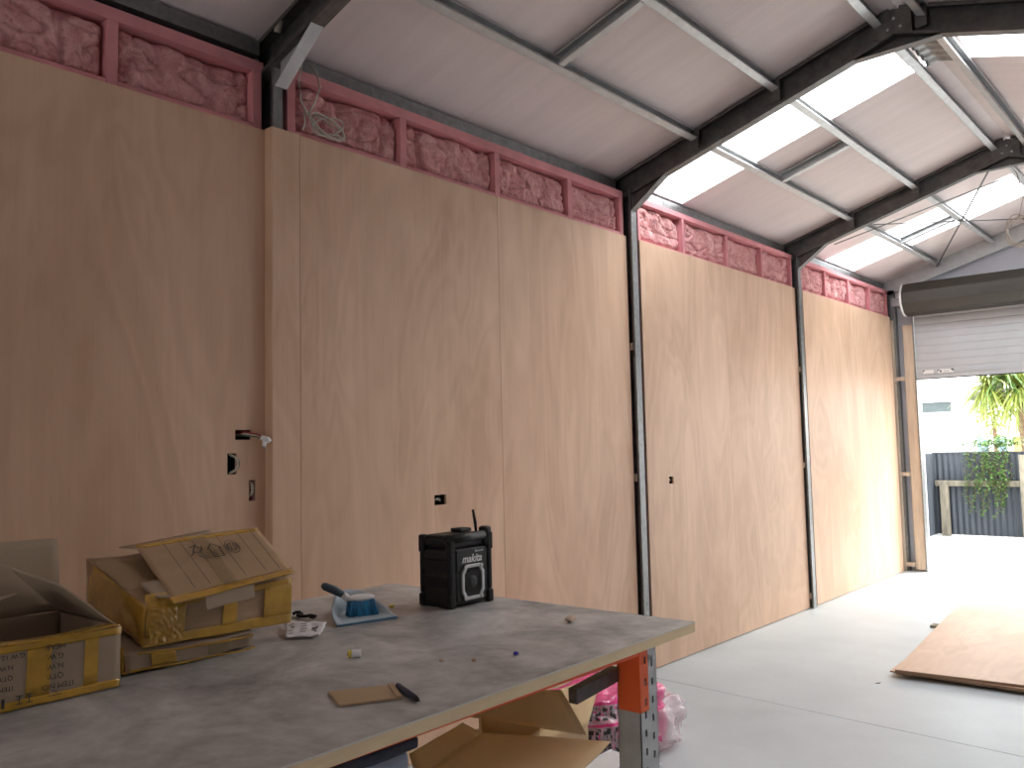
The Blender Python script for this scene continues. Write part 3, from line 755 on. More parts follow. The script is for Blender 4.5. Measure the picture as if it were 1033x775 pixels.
for i in range(6):
    for (ua, ub) in ((.06, .24), (.38, .58)):
        v0 = .22 + i * .11; m.slab([onl(ua, v0), onl(ub - rnd.uniform(0, .08), v0), onl(ub - .04, v0 + .014), onl(ua, v0 + .014)], .0003)
m.build('barcode_print', 'print_black', o)
t = empty('small_cap', (.985, 1.455, ZT), 'tiny white and yellow cap lying on the grey worktop', 'cap')
MB().tube([(.982, 1.452, ZT + .011), (.998, 1.470, ZT + .011)], .0105, 16).build('cap_shell', 'white', t)
MB().tube([(.976, 1.4455, ZT + .011), (.9815, 1.4515, ZT + .011)], .0095, 16).build('cap_ring', 'yellow', t)
MB().tube([(.9745, 1.444, ZT + .011), (.9758, 1.4453, ZT + .011)], .005, 12).build('cap_core', 'red_cable', t)
cp = [V((1.206, 1.208, 0)), V((1.312, 1.159, 0)), V((1.377, 1.278, 0)), V((1.283, 1.333, 0))]
m = MB(); m.slab([p + V((0, 0, ZT + .006)) for p in cp], .005, (0, 0, 1)); a, b = cp[3], cp[2]
dd = (cp[3] - cp[0]).normalized()
m.slab([a + V((0, 0, ZT + .0085)) - dd * .012, b + V((0, 0, ZT + .0085)) - dd * .012, b + V((0, 0, ZT + .0085)), a + V((0, 0, ZT + .0085))], .0024, (0, 0, 1))
tag(m.build('cardboard_offcut', 'card', bevel=.001), 'small folded cardboard offcut lying beside the dark marker pen', 'cardboard')
t = empty('marker_pen', (1.366, 1.302, ZT), 'dark marker pen lying near the front edge of the bench', 'pen')
a, b = V((1.303, 1.329, ZT + .0075)), V((1.433, 1.276, ZT + .0075)); dn = (b - a).normalized()
MB().tube([a, a + dn * .004, b - dn * .028, b - dn * .026], [.0055, .007, .007, .006], 12).build('barrel', 'navy', t, True)
MB().tube([b - dn * .026, b - dn * .012, b - dn * .010, b], [.006, .005, .0028, .0018], 12).build('tip', 'black_soft', t, True)
def crumb(name, p, r, mt, lb, cat, sc=(1, 1, .6), seed=0):
    m = MB(); bmesh.ops.create_icosphere(m.bm, subdivisions=2, radius=r)
    for v in m.bm.verts: v.co = V([v.co[i] * sc[i] for i in range(3)]) * (1 + .5 * noise.noise(v.co * 60 + V((seed, 0, 0))))
    zmin = min(v.co.z for v in m.bm.verts)
    for v in m.bm.verts: v.co += V((p[0], p[1], ZT - zmin + .0004))
    return tag(m.build(name, mt), lb, cat)
crumb('plastic_scrap', (1.313, 1.728), .008, 'blue', 'tiny bright blue plastic scrap on the worktop', 'scrap')
crumb('wood_chip', (1.178, 2.148), .017, 'timber', 'brown wood chip near the far right of the worktop', 'chip', (.8, 1.3, .6), 3)
crumb('wood_chip', (1.206, 1.561), .006, 'timber', 'tiny pale wood crumb, nearer the marker pen of two', 'chip', (1, 1, .7), 5)
crumb('wood_chip', (1.271, 1.615), .007, 'card', 'tiny grey wood crumb between the pale crumb and the blue scrap', 'chip', (1, 1, .7), 8)
crumb('plastic_scrap', (.515, 1.992), .008, 'yellow', 'small yellow scrap just behind the right edge of the dustpan', 'scrap', (1, 1.4, .6), 11)

# ------------------------------------------------------------------ cartons
def soft(p, amp=.004, k=9., s=0.):
    q = V(p) * k + V((s, s * 2, 0))
    return V(p) + V((noise.noise(q), noise.noise(q + V((31, 0, 0))), noise.noise(q + V((0, 47, 0))))) * amp
def panel(corners, t, nu=10, nv=8, amp=.003, seed=0., off=0., bulge=0., n=None):
    """cardboard panel between four corners, gently warped"""
    a, b, c_, d_ = [V(p) for p in corners]; nn = (b - a).cross(d_ - a).normalized() if n is None else V(n).normalized()
    m = MB(); W = {}
    for side in (0, 1):
        for i in range(nu + 1):
            for j in range(nv + 1):
                u, v = i / nu, j / nv
                p = a * (1 - u) * (1 - v) + b * u * (1 - v) + c_ * u * v + d_ * (1 - u) * v
                p = soft(p, amp, 8, seed) + nn * (off + bulge * math.sin(PI * u) * math.sin(PI * v))
                W[(side, i, j)] = m.bm.verts.new(p - nn * (t * side))
    for i in range(nu):
        for j in range(nv):
            m.bm.faces.new([W[(0, i, j)], W[(0, i + 1, j)], W[(0, i + 1, j + 1)], W[(0, i, j + 1)]])
            m.bm.faces.new([W[(1, i, j)], W[(1, i, j + 1)], W[(1, i + 1, j + 1)], W[(1, i + 1, j)]])
    for i in range(nu):
        for j in (0, nv): m.bm.faces.new([W[(0, i, j)], W[(1, i, j)], W[(1, i + 1, j)], W[(0, i + 1, j)]])
    for j in range(nv):
        for i in (0, nu): m.bm.faces.new([W[(0, i, j)], W[(0, i, j + 1)], W[(1, i, j + 1)], W[(1, i, j)]])
    return m
def sub(corners, u0, u1, v0, v1):
    a, b, c_, d_ = [V(p) for p in corners]
    g = lambda u, v: a * (1 - u) * (1 - v) + b * u * (1 - v) + c_ * u * v + d_ * (1 - u) * v
    return [g(u0, v0), g(u1, v0), g(u1, v1), g(u0, v1)]

# --- open carton at the left
bA = empty('open_carton', (.59, .69, ZT), 'open brown carton with yellow tape at the left end of the bench, flaps up', 'carton')
z0, z1 = ZT + .003, ZT + .142
fx, bx_, yl, yr = .762, .415, .43, .942
front = [(fx, yl, z0), (fx, yr - .004, z0), (fx, yr + .002, z1), (fx, yl, z1)]
m = panel(front, .004, 30, 8, .003, 1); m.build('front_wall', 'card_grey', bA, True)
panel([(bx_, yr, z0), (bx_, yl, z0), (bx_, yl, z1), (bx_, yr, z1)], .004, 20, 8, .003, 1, n=(-1, 0, 0)).build('back_wall', 'card_grey', bA, True)
right = [(fx, yr, z0), (bx_, yr, z0), (bx_, yr, z1), (fx, yr, z1)]
panel(right, .004, 16, 8, .003, 1, n=(0, 1, 0)).build('side_wall', 'card_grey', bA, True)
panel([(fx, yl, z0), (bx_, yl, z0), (bx_, yl, z1), (fx, yl, z1)], .004, 16, 8, .003, 1, n=(0, -1, 0)).build('side_wall', 'card_grey', bA, True)
MB().box((bx_, yl, ZT + .001), (fx - .004, yr - .004, ZT + .004)).build('base', 'card_grey', bA)
panel([(fx, yr, z1), (bx_, yr, z1), (.43, .805, 1.078), (.675, .835, 1.048)], .003, 14, 8, .003, 4).build('side_flap', 'card_grey', bA, True)
panel([(bx_, yl, z1), (bx_, yr, z1), (.395, yr - .002, 1.130), (.395, yl, 1.138)], .003, 20, 8, .003, 6).build('back_flap', 'card_grey', bA, True)
panel([(fx - .02, yl, z1), (bx_ + .02, yl, z1), (.50, .70, 1.00), (.62, .765, 1.030)], .003, 12, 8, .003, 8).build('side_flap', 'card_grey', bA, True)
for k_, (u0, u1, v0, v1) in enumerate(((0, 1, 0, .13), (0, 1, .88, 1.0), (.60, .70, .13, .88), (.84, .90, .13, .88), (.3, .38, .13, .88))):
    panel(sub(front, u0, u1, v0, v1), .0012, 40, 4, .003, 1, off=.002 + .0004 * (k_ % 2)).build('packing_tape', 'tape', bA, True)
panel([(fx + .006, yl, z1 + .001), (fx + .006, yr, z1 + .002), (fx - .03, yr, z1 + .004), (fx - .03, yl, z1 + .004)], .0012, 30, 4, .004, 2).build('packing_tape', 'tape', bA, True)
def txt(s, y, z, size, nm='carton_print', par=bA, x=fx + .0068, flip=True):
    r, u = ((0, -1, 0), (0, 0, -1)) if flip else ((0, 1, 0), (0, 0, 1))
    text(s, nm, size, frame((x, y, z), r, u), 'print_black', par)
for q, s in enumerate(('ITEM NO:', 'QTY:', 'N.W:', 'G.W:', 'MEAS:')): txt(s, .800 - (.006 if q else 0), .838 + q * .0215, .0165)
for q, s in enumerate(('ITEM', 'QTY', 'N.W', 'G.W 12.5 45')): txt(s, .695, .852 + q * .022, .014)
# handling marks near the base
m = MB(); X = fx + .0070
def seg(y0_, z0_, y1_, z1_, w_=.0018, X_=None):
    a, b = V((X_ or X, y0_, z0_)), V((X_ or X, y1_, z1_)); d = b - a; n = V((1, 0, 0)).cross(d).normalized() * w_
    m.obox(a - n / 2, d, n, V((.0006, 0, 0)))
for yy in (.715, .735):
    seg(yy, .815, yy + .014, .815); seg(yy + .007, .815, yy + .007, .832); seg(yy, .832, yy + .014, .832); seg(yy + .002, .824, yy + .012, .828)
seg(.69, .812, .69, .832, .006); seg(.782, .818, .81, .818); seg(.786, .83, .80, .824)
m.build('handling_mark', 'print_black', bA)

# --- flattened lower carton
bC = empty('squashed_carton', (.52, 1.17, ZT), 'squashed grey carton with yellow tape underneath the printed carton', 'carton')
z0, z1 = ZT + .0065, .874; fx2 = .690
fC = [(fx2 - .01, .995, z0), (fx2 - .018, 1.350, z0), (fx2, 1.345, .848), (fx2 - .005, .985, .856)]
def body_grid(f4, b4, seed, amp, nu=26, nv=8):
    """closed six sided carton skin through two end quads (front f4, back b4)"""
    m = MB(); fs = [f4, [b4[1], b4[0], b4[3], b4[2]], [f4[1], b4[1], b4[2], f4[2]], [b4[0], f4[0], f4[3], b4[3]], [f4[3], f4[2], b4[2], b4[3]], [b4[0], b4[1], f4[1], f4[0]]]
    for q in fs:
        a, b, c_, d_ = [V(p) for p in q]
        m.grid(lambda u, v: soft(a * (1 - u) * (1 - v) + b * u * (1 - v) + c_ * u * v + d_ * (1 - u) * v, amp, 9, seed), nu, nv)
    bmesh.ops.remove_doubles(m.bm, verts=m.bm.verts[:], dist=.0006); return m
bCq = [(.36, 1.0, z0), (.36, 1.33, z0), (.36, 1.33, .912), (.36, 1.0, .912)]
body_grid(fC, bCq, 3, .008).build('body', 'card_grey', bC, True)
for k_, (u0, u1, v0, v1) in enumerate(((-.02, 1.03, -.03, .10), (.0, 1.0, .86, .99), (.18, .36, .1, .86), (.62, .80, .1, .86))):
    panel(sub(fC, u0, u1, v0, v1), .0012, 26, 4, .008, 3, off=.0030 + .0005 * (k_ % 2)).build('packing_tape', 'tape' if k_ != 3 else 'tape_clear', bC, True)
m = panel([(fx2 - .004, .99, z0), (fx2 - .09, .985, z0), (fx2 - .09, .985, z1), (fx2, .985, z1)], .0012, 8, 6, .006, 3, off=.004, n=(0, -1, 0)); m.build('packing_tape', 'tape', bC, True)

# --- taped upper carton with printed lid
bB = empty('taped_carton', (.52, 1.25, .88), 'yellow taped carton lying on the squashed one, its loose lid printed with symbols', 'carton')
fB = [V((.695, 1.034, .869)), V((.683, 1.460, .858)), V((.692, 1.464, .984)), V((.690, 1.036, .972))]
bBq = [V((.350, 1.04, .932)), V((.350, 1.45, .930)), V((.345, 1.45, 1.056)), V((.350, 1.034, 1.062))]
body_grid(fB, bBq, 6, .006, 30, 12).build('body', 'card', bB, True)
sideB = [bBq[0], fB[0], fB[3], bBq[3]]
rightB = [fB[1], bBq[1], bBq[2], fB[2]]
topB = [fB[3], fB[2], bBq[2], bBq[3]]
seed = 6
for k_, (u0, u1, v0, v1) in enumerate(((-.01, 1.01, -.01, .22), (-.01, 1.01, .86, 1.0), (0, .25, .20, .88), (.50, .60, .20, .88), (.80, 1.01, .2, .88))):
    panel(sub(fB, u0, u1, v0, v1), .0012, 30, 6, .006, seed, off=.0030 + .0005 * (k_ % 3)).build('packing_tape', 'tape', bB, True)
panel(sub(sideB, .0, 1.01, .0, .98), .0012, 20, 8, .006, seed, off=.0030, n=(0, -1, 0)).build('packing_tape', 'tape', bB, True)
panel(sub(topB, .0, .5, .0, 1.), .0010, 20, 8, .006, seed, off=.0022, n=(.3, 0, 1)).build('clear_tape', 'tape_clear', bB, True)
# crinkled corner
m = MB()
def crink(u, v): 
    p = fB[0].lerp(fB[1], .02 + .22 * u); q = (fB[3] + V((-.01, 0, .026))).lerp(fB[2] + V((.004, 0, -.01)), .0 + .17 * u); r = p.lerp(q, .04 + .94 * v)
    return r + V((.006 + .012 * abs(noise.noise(V((u * 4 + v * 3, v * 5, 4)))) + .010 * math.sin(PI * u) * math.sin(PI * v), 0, 0))
m.grid(crink, 24, 16); o = m.build('wrinkled_tape', 'tape', bB, False); o.modifiers.new('s', 'SOLIDIFY').thickness = .001
# lid
lid = [V((.752, 1.086, .973)), V((.732, 1.446, 1.004)), V((.370, 1.560, 1.104)), V((.370, 1.160, 1.088))]
lp = panel(lid, .004, 24, 10, .003, 9, bulge=.004); LO = lp.build('lid', 'card', bB, True)
def lidp(u, v, h=.0):
    a, b, c_, d_ = lid; n = (b - a).cross(d_ - a).normalized()
    p = a * (1 - u) * (1 - v) + b * u * (1 - v) + c_ * u * v + d_ * (1 - u) * v
    return soft(p, .003, 8, 9) + n * (.004 * math.sin(PI * u) * math.sin(PI * v) + .0012 + h)
for (v0, v1, u0, u1) in ((-.01, .09, -.02, 1.01), (.93, 1.01, .0, 1.0)):
    panel(sub(lid, u0, u1, v0, v1), .0012, 26, 4, .003, 9, off=.0018).build('packing_tape', 'tape', LO, True)
for (u0, u1) in ((.40, .52),):
    panel(sub(lid, u0, u1, .06, .94), .0008, 8, 12, .003, 9, off=.0052, bulge=.0).build('clear_tape', 'tape_clear', LO, True)
m = MB()
def lseg(u0, v0, u1, v1, w_=.0038):
    a, b = lidp(u0, v0, .006), lidp(u1, v1, .006); d = b - a; up_ = (lid[1] - lid[0]).cross(lid[3] - lid[0]).normalized(); n = up_.cross(d).normalized() * w_
    m.obox(a - n / 2, d, n, up_ * .0006)
for u in (.18, .30, .60, .78, .90): lseg(u, .10, u + .005, .92, .0012)      # score lines
# house symbol
hs = [(.47, .50), (.47, .66), (.455, .66), (.51, .76), (.565, .66), (.55, .66), (.55, .50)]
for a, b in zip(hs, hs[1:] + hs[:1]): lseg(*a, *b)
for q in range(3): lseg(.485, .54 + q * .04, .535, .54 + q * .04, .002)
# recycling ring symbol
for r_ in (.13, .08):
    cir = [(.66 + r_ * .42 * math.cos(a), .64 + r_ * math.sin(a)) for a in [i * PI / 8 for i in range(17)]]
    for a, b in zip(cir, cir[1:]): lseg(*a, *b, .002)
for q in range(4): lseg(.61 + q * .03, .57, .63 + q * .025, .72, .002)
# figure and goblet symbol
for sgm in ((.33, .74, .40, .78), (.34, .66, .38, .76), (.38, .76, .42, .68), (.42, .68, .37, .62), (.34, .66, .40, .60), (.31, .60, .35, .66), (.40, .60, .43, .50), (.36, .58, .41, .50), (.43, .74, .40, .64)):
    lseg(*sgm, .0034)
m.build('symbol_print', 'print_black', LO)
# torn ply of cardboard hanging at the lid's front edge
panel([lidp(.22, .0, -.004), lidp(.62, .0, -.004), lidp(.62, .0, -.004) + V((.006, 0, -.034)), lidp(.22, .0, -.004) + V((.006, 0, -.034))], .0025, 40, 4, .004, 12).build('torn_edge', 'card_grey', LO)
panel([(.40, 1.15, 1.080), (.38, 1.40, 1.094), (.34, 1.41, 1.110), (.345, 1.125, 1.084)], .003, 12, 3, .003, 12).build('inner_flap', 'card_grey', bB, True)
# dark folded sheet peeping out under the lid
panel([(.70, 1.06, .990), (.715, 1.105, .984), (.60, 1.14, 1.014), (.60, 1.06, 1.014)], .004, 6, 6, .002, 15).build('inner_flap', 'card_grey', bB, True)

# ------------------------------------------------------------------ things under and beyond the bench
bD = empty('open_cardboard_box', (1.23, 1.88, 0), 'large open tan cardboard box on the floor under the bench front, flaps spread', 'carton')
P1, Q2, Hb, Ha = V((1.142, 1.775, .556)), V((1.27, 1.832, .556)), V((1.22, 1.935, .545)), V((1.02, 1.895, .545))
low = lambda p: V((p.x, p.y, .002))
for a, b, nm in ((P1, Q2, 'front_wall'), (Q2, Hb, 'side_wall'), (Hb, Ha, 'back_wall'), (Ha, P1, 'side_wall')):
    panel([low(a), low(b), b, a], .004, 8, 10, .002, 2).build(nm, 'card_bright', bD, True)
MB().slab([low(P1) + V((0, 0, .003)), low(Q2) + V((0, 0, .003)), low(Hb) + V((0, 0, .003)), low(Ha) + V((0, 0, .003))], .003, (0, 0, 1)).build('base', 'card_bright', bD)
fl = V((.085, -.32, -.008))
panel([P1, V((1.471, 1.923, .56)), V((1.471, 1.923, .56)) + fl, P1 + fl], .004, 10, 10, .003, 5, n=(0, 0, 1)).build('front_flap', 'card_bright', bD, True)
panel([P1 + V((-.001, 0, .001)), P1 + V((-.001, 0, .001)) + fl, V((1.150, 1.50, .578)), V((1.058, 1.786, .566))], .004, 8, 8, .003, 5, n=(0, 0, 1)).build('corner_flap', 'card_bright', bD, True)
panel([V((.984, 1.895, .540)), V((1.356, 1.972, .540)), V((1.263, 1.978, .649)), V((1.06, 1.935, .625))], .004, 10, 8, .004, 7).build('back_flap', 'card_bright', bD, True)
bE = empty('brown_carton', (.86, 2.33, 0), 'dark brown carton on the floor beyond the bench brace, one flap raised', 'carton')
m = MB(); 
for a, b, nm in (((.72, 2.15), (1.0, 2.15), 'front_wall'), ((1.0, 2.15), (1.0, 2.46), 'side_wall'), ((1.0, 2.46), (.72, 2.46), 'back_wall'), ((.72, 2.46), (.72, 2.15), 'side_wall')):
    panel([(a[0], a[1], .002), (b[0], b[1], .002), (b[0], b[1], .38), (a[0], a[1], .38)], .004, 8, 8, .002, 3).build(nm, 'card', bE, True)
panel([(1.0, 2.15, .38), (1.0, 2.46, .38), (.95, 2.62, .505), (.95, 2.36, .510)], .004, 8, 8, .003, 3).build('side_flap', 'card_bright', bE, True)
bF = empty('white_carton', (1.08, 2.62, 0), 'white carton with purple handwriting on the floor behind the rack upright', 'carton')
panel([(1.07, 2.17, .002), (1.07, 2.50, .002), (1.07, 2.50, .30), (1.07, 2.17, .30)], .004, 8, 8, .002, 3).build('side_wall', 'paper', bF, True)
MB().box((1.072, 2.17, .002), (1.27, 2.50, .298)).build('body', 'paper', bF, bevel=.004)
for q, (s, yy) in enumerate((('9', 2.44), ('B', 2.47))):
    text(s, 'handwriting', .05, frame((1.2 + q * .04, 2.38, .2992), (.3, 1, 0), (-1, .3, 0)), 'blue', bF)
bG = empty('storage_tote', (1.2, 1.1, 0), 'pale blue storage tote with dark lid rim below the bench edge at lower left', 'tote')
MB().slab([(1.02, .95, .695), (1.395, .95, .695), (1.395, 1.285, .695), (1.02, 1.285, .695)], .69, (0, 0, 1)).build('body', 'tote', bG, bevel=.015)
MB().box((1.005, .935, .697), (1.405, 1.30, .722)).build('lid', 'navy', bG, bevel=.006)
# insulation bag on the floor beyond the bench
bH = empty('insulation_bag', (.6, 3.2, 0), 'crumpled pink and clear printed plastic bag on the floor beyond the bench', 'bag')
def bag(c0, rx, ry, rz, seed, amp):
    def fn(u, v):
        a, b = 2 * PI * u, PI * v
        d = V((math.cos(a) * math.sin(b), math.sin(a) * math.sin(b), math.cos(b)))
        sq = V([math.copysign(abs(q) ** .7, q) for q in d])
        n = noise.noise(d * 2.2 + V((seed, 0, 0))) * amp * 2 + (1 - abs(noise.noise(d * 5 + V((seed, 3, 0)))) * 3) * amp * .6
        p = V((sq.x * rx, sq.y * ry, sq.z * rz)) * (1 + n); p += V(c0); p.z = max(p.z, .004); return p
    return fn
fn = bag((.60, 3.12, .155), .20, .29, .165, 2, .10)
MB().grid(fn, 60, 40).build('printed_bag', 'pink_bag', bH, True)
fn2 = bag((.62, 3.36, .11), .17, .17, .12, 7, .16)
MB().grid(fn2, 50, 30).build('clear_bag', 'clear_bag', bH, True)
# white and black print bands on the pink film
def band(u0, u1, v0, v1, mt, nm, nu=24, nv=8, gaps=0):
    m = MB()
    def g(u, v):
        uu, vv = u0 + (u1 - u0) * u, v0 + (v1 - v0) * v; p = fn(uu % 1, vv); c_ = V((.60, 3.12, .155)); d = (p - c_).normalized()
        return p + d * .004
    m.grid(g, nu, nv)
    return m.build(nm, mt, bH, True)
rnd = random.Random(11)
for (v0, v1) in ((.28, .38), (.44, .54)):
    band(.66, 1.06, v0 - .012, v1 + .03, 'clear_bag', 'white_band', 30, 6)
    u = .68
    while u < 1.03:
        w_ = rnd.uniform(.02, .035); 
        for q in range(3): band(u, u + w_ * rnd.uniform(.8, 1), v0 + q * .036, v0 + q * .036 + .032, 'print_black', 'printed_block', 3, 2)
        u += w_ + .005
band(.6, 1.1, .66, .86, 'clear_bag', 'white_band', 30, 6)
# bits on the concrete
def leaf_bit(x, y, s, lb):
    m = MB().slab([(x, y, .003), (x + s, y + s * .3, .004), (x + s * 1.2, y + s, .006), (x + s * .3, y + s * .8, .003)], .002, (0, 0, 1)); tag(m.build('wood_scrap', 'trunk'), lb, 'scrap')
leaf_bit(1.13, 4.95, .02, 'tiny brown scrap on the concrete floor left of the plywood pile')

# ------------------------------------------------------------------ outside
m = MB().box((-30, YJ + .06, -.12), (30, 60, -.004)); tag(m.build('ground_outside', 'yard'), kind='structure')
o = bpy.data.objects['ground_outside']; o.name = 'floor_outside'
FY = 13.16
t = empty('corrugated_fence', (1, FY, 0), 'charcoal corrugated iron fence with timber rail across the yard', 'fence')
m = MB().grid(lambda u, v: V((-.70 + 5 * u, FY + .008 * math.sin(u * 5 / .076 * 2 * PI), 1.135 * v)), 900, 1)
m.build('corrugated_sheet', 'fence', t, True)
m = MB().grid(lambda u, v: V((-.70 + .008 * math.sin(u * 3.6 / .076 * 2 * PI), FY - 3.6 * u, 1.135 * v)), 600, 1)
m.build('corrugated_sheet', 'fence', t, True)
MB().box((-.72, FY - .02, 1.13), (4.3, FY + .02, 1.15)).build('capping', 'fence', t)
MB().box((-.68, FY - .09, .675), (4.3, FY - .045, .755)).build('rail', 'old_wood', t, bevel=.004)
for x in (-.60, .39, 1.4, 2.4): MB().box((x, FY - .19, 0), (x + .10, FY - .092, 1.10 if x > 0 else .69)).build('post', 'old_wood', t, bevel=.006)
rnd = random.Random(21)
def leafm(m, p, d, l, w_, droop=0.):
    d = V(d).normalized(); s = d.cross(V((0, 0, 1))); 
    if s.length < .1: s = V((1, 0, 0))
    s.normalize(); s = (s + V((rnd.uniform(-.5, .5), rnd.uniform(-.5, .5), rnd.uniform(-.5, .5)))).normalized()
    a = m.bm.verts.new(p); b = m.bm.verts.new(V(p) + d * l * .5 + s * w_); c_ = m.bm.verts.new(V(p) + d * l - V((0, 0, droop))); e = m.bm.verts.new(V(p) + d * l * .5 - s * w_)
    m.bm.faces.new((a, b, c_, e))
v_ = empty('climbing_vine', (.0, FY - .1, .0), 'green climbing vine spilling down the front of the corrugated fence', 'vine')
m = MB(); ms = MB()
for s_ in range(26):
    x = rnd.choice((rnd.gauss(-.08, .12), rnd.gauss(.1, .1))); z = 1.19 + rnd.uniform(-.05, .08); p = V((x, FY - .12, z)); zend = rnd.uniform(.22, .9); pts = [p.copy()]
    while p.z > zend:
        p += V((rnd.uniform(-.04, .035), rnd.uniform(-.012, .012), -rnd.uniform(.03, .06))); p.y = min(FY - .115, max(FY - .2, p.y)); pts.append(p.copy())
        for q in range(3): leafm(m, p + V((rnd.uniform(-.02, .02), -.0, rnd.uniform(-.02, .02))), (rnd.uniform(-1, 1), rnd.uniform(-.8, .1), rnd.uniform(-.6, .4)), rnd.uniform(.03, .055), .014)
    if len(pts) > 2: ms.tube(pts, .003, 5)
for q in range(420):
    p = V((rnd.gauss(.12, .2), FY - .1 + rnd.uniform(-.06, .15), 1.2 + abs(rnd.gauss(0, .07)))); leafm(m, p, (rnd.uniform(-1, 1), rnd.uniform(-1, 1), rnd.uniform(-.4, 1)), rnd.uniform(.04, .07), .016)
m.build('foliage', 'leaf', v_, rc=False); ms.build('stem', 'trunk', v_)
# cabbage tree
ct = empty('cabbage_tree', (.33, 15, 0), 'spiky leaved cabbage tree rising behind the fence at the right', 'tree')
MB().tube([(.16, 15, 0), (.14, 15, .8), (.10, 15, 1.4), (.07, 15, 1.75), (.08, 15, 2.0)], [.08, .06, .055, .05, .045], 12).build('trunk', 'trunk', ct, True)
MB().tube([(.09, 15, 1.6), (-.12, 14.95, 1.86), (-.32, 14.92, 2.1)], [.04, .03, .03], 10).build('branch', 'trunk', ct, True)
def strappy(cen, n, l0, l1, mt, seed, wmul=1.):
    r = random.Random(seed); m = MB()
    for i in range(n):
        a = r.uniform(0, 2 * PI); el = r.uniform(-.75, 1.2); l = r.uniform(l0, l1)
        d = V((math.cos(a) * math.cos(el), math.sin(a) * math.cos(el), math.sin(el))); s = d.cross(V((0, 0, 1))).normalized() * .016 * wmul
        prev = None
        for k_ in range(5):
            tt = k_ / 4; p = V(cen) + d * l * tt - V((0, 0, l * .55 * tt * tt)); ww = s * (1 - tt) ** .5 if k_ < 4 else s * .05
            cur = (m.bm.verts.new(p - ww), m.bm.verts.new(p + ww))
            if prev: m.bm.faces.new((prev[0], prev[1], cur[1], cur[0]))
            prev = cur
    m.build('leaf_crown', mt, ct, rc=False)
strappy((.08, 15, 2.1), 190, .5, .95, 'leaf_y', 1, 1.3); strappy((-.34, 14.92, 2.15), 190, .4, .75, 'leaf_y', 2, 1.2); strappy((-.12, 15.05, 2.35), 120, .4, .8, 'leaf', 3, 1.2)
# bushes seen past the jamb
def bush(x, y, z, r, lb, mt='leaf', n=500, seed=1):
    rr = random.Random(seed); m = MB()
    for i in range(n):
        p = V((x + rr.gauss(0, r * .5), y + rr.gauss(0, r * .5), z + rr.gauss(0, r * .45)))
        leafm(m, p, (rr.uniform(-1, 1), rr.uniform(-1, 1), rr.uniform(-1, 1)), .12 * r + .05, .03)
    e = empty('shrub', (x, y, 0), lb, 'shrub', 'plants beyond the fence'); m.build('foliage', mt, e, rc=False)
    MB().tube([(x, y, 0), (x, y, z)], .03, 8).build('stem', 'trunk', e)
bush(-.62, 16.6, 1.68, .26, 'loose brownish shrub below the cabbage tree leaves', 'leaf_y', 260, 2)
bush(-2.75, 19, 2.75, .25, 'small distant treetop at the upper left of the door opening', 'leaf', 300, 3)
# pale houses
def house(x0, x1, y, zb, eave, ridge, lb, wins, over=.3, nm='house'):
    h = empty(nm, ((x0 + x1) / 2, y, 0), lb, 'house')
    MB().box((x0, y, 0), (x1, y + 6, eave)).build('wall', 'house', h)
    m = MB(); m.slab([(x0 - over, y - over, eave), (x1 + over, y - over, eave), (x1 + over, y + 3, ridge), (x0 - over, y + 3, ridge)], .08); m.slab([(x0 - over, y + 3, ridge), (x1 + over, y + 3, ridge), (x1 + over, y + 6.3, eave), (x0 - over, y + 6.3, eave)], .08)
    m.build('roof', 'roof_tile', h)
    for (a, b, c_, d_, mt) in wins:
        w_ = MB().box((a - .05, y - .04, c_ - .05), (b + .05, y - .001, d_ + .05)).build('window_frame', 'house', h)
        MB().box((a, y - .05, c_), (b, y - .041, d_)).build('pane', mt, w_)
    return h
house(-7.5, -3.0, 24, 0, 2.35, 3.0, 'white two storey house far beyond the fence at the left of the opening', [(-4.2, -3.95, 2.02, 2.3, 'shade_glass'), (-3.85, -3.1, 2.02, 2.3, 'shade_glass')])
house(-2.2, 1.0, 22, 0, 1.55, 1.95, 'low white house with bluish windows above the fence', [(-2.1, -1.88, .95, 1.35, 'glass_blue'), (-1.75, -1.5, .95, 1.35, 'glass_blue')], .15)
t = empty('garden_shed', (-.9, 20.8, 0), 'small orange walled shed seen above the fence between house and tree', 'shed')
MB().box((-1.15, 20.8, 0), (-.45, 21.8, 1.35)).build('wall', 'orange_wall', t); MB().box((-1.25, 20.7, 1.351), (-.35, 21.9, 1.40)).build('roof', 'roof_tile', t)
MB().box((-.9, 20.79, .95), (-.68, 20.799, 1.2)).build('pane', 'glass_blue', t)

# ------------------------------------------------------------------ light
W = bpy.data.worlds.new('sky'); bpy.context.scene.world = W; W.use_nodes = True
nt = W.node_tree; bg = nt.nodes['Background']
tc = N(nt, 'ShaderNodeTexCoord'); sx = N(nt, 'ShaderNodeSeparateXYZ'); rp = N(nt, 'ShaderNodeValToRGB')
nt.links.new(tc.outputs['Generated'], sx.inputs[0]); nt.links.new(sx.outputs['Z'], rp.inputs[0])
rp.color_ramp.elements[0].color = (1, .97, .93, 1); rp.color_ramp.elements[1].color = (.86, .92, 1, 1)
nt.links.new(rp.outputs[0], bg.inputs['Color']); bg.inputs['Strength'].default_value = 5.
def area(name, loc, rot, sx_, sy_):
    l = bpy.data.lights.new(name, 'AREA'); l.shape = 'RECTANGLE'; l.size = sx_; l.size_y = sy_; l.cycles.is_portal = True
    o = bpy.data.objects.new(name, l); C.objects.link(o); o.location = loc; o.rotation_euler = rot; return o
area('sky_portal', (1.55, YE + .12, 1.0), (-PI / 2, 0, 0), 2.75, 2.1)
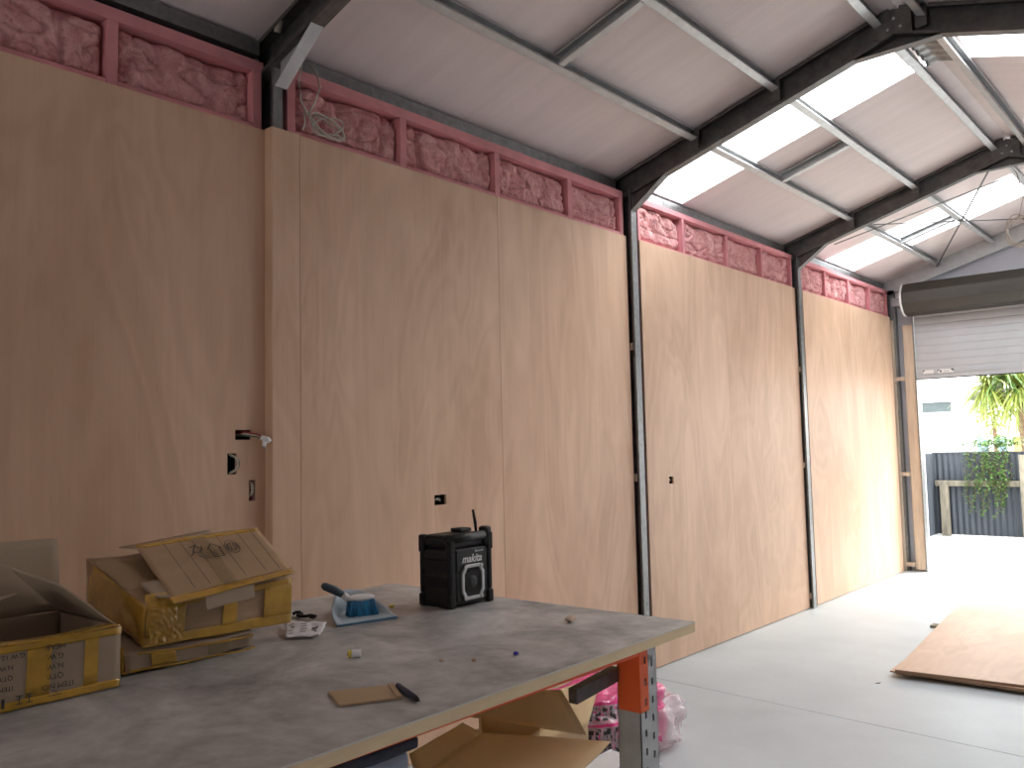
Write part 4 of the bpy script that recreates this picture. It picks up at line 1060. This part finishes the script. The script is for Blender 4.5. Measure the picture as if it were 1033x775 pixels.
for ya, yb in SKY:
    for s_ in (1, -1):
        xm = (XS0 + XS1) / 2; x = xm if s_ == 1 else 2 * XR - xm
        area('sky_portal', (x, (ya + yb) / 2, roof_z(x, DC + .06)), (0, -math.atan(S) * s_, 0), (XS1 - XS0) * 1.05, yb - ya)
area('sky_portal', ((REAR[0] + REAR[1]) / 2, YB - .15, REAR[2] / 2), (PI / 2, 0, 0), REAR[1] - REAR[0], REAR[2])
sun = bpy.data.lights.new('sun', 'SUN'); sun.energy = 7.; sun.angle = math.radians(45); sun.color = (1, .96, .9)
so = bpy.data.objects.new('sun', sun); C.objects.link(so)
sd = V((-.55, -1.0, -1.05)).normalized()       # travel direction: in through the roller door
so.rotation_euler = sd.to_track_quat('-Z', 'Y').to_euler(); so.location = (4, 14, 6)

# ------------------------------------------------------------------ camera
yaw, pit, rol, fpx = math.radians(40.983), math.radians(4.2855), math.radians(-1.2973), 864.94
F_ = V((-math.sin(yaw) * math.cos(pit), math.cos(yaw) * math.cos(pit), math.sin(pit)))
R0 = V((math.cos(yaw), math.sin(yaw), 0)); U0 = R0.cross(F_)
R1 = R0 * math.cos(rol) + U0 * math.sin(rol); U1 = -R0 * math.sin(rol) + U0 * math.cos(rol)
cam = bpy.data.cameras.new('camera'); cam.sensor_width = 36; cam.lens = fpx * 36 / 1033; cam.clip_start = .05; cam.clip_end = 300
co = bpy.data.objects.new('camera', cam); C.objects.link(co)
mx = Matrix((R1, U1, -F_)).transposed().to_4x4(); mx.translation = V((2.8238, 0, 1.3409)); co.matrix_world = mx
sc = bpy.context.scene; sc.camera = co
sc.view_settings.view_transform = 'Standard'; sc.view_settings.look = 'None'; sc.view_settings.gamma = 1; sc.view_settings.use_curve_mapping = False
sc.view_settings.exposure = 0.33
sc.cycles.use_denoising = True; sc.cycles.max_bounces = 14; sc.cycles.diffuse_bounces = 8; sc.cycles.transparent_max_bounces = 12
sc.cycles.sample_clamp_indirect = 12; sc.cycles.caustics_reflective = False; sc.cycles.caustics_refractive = False
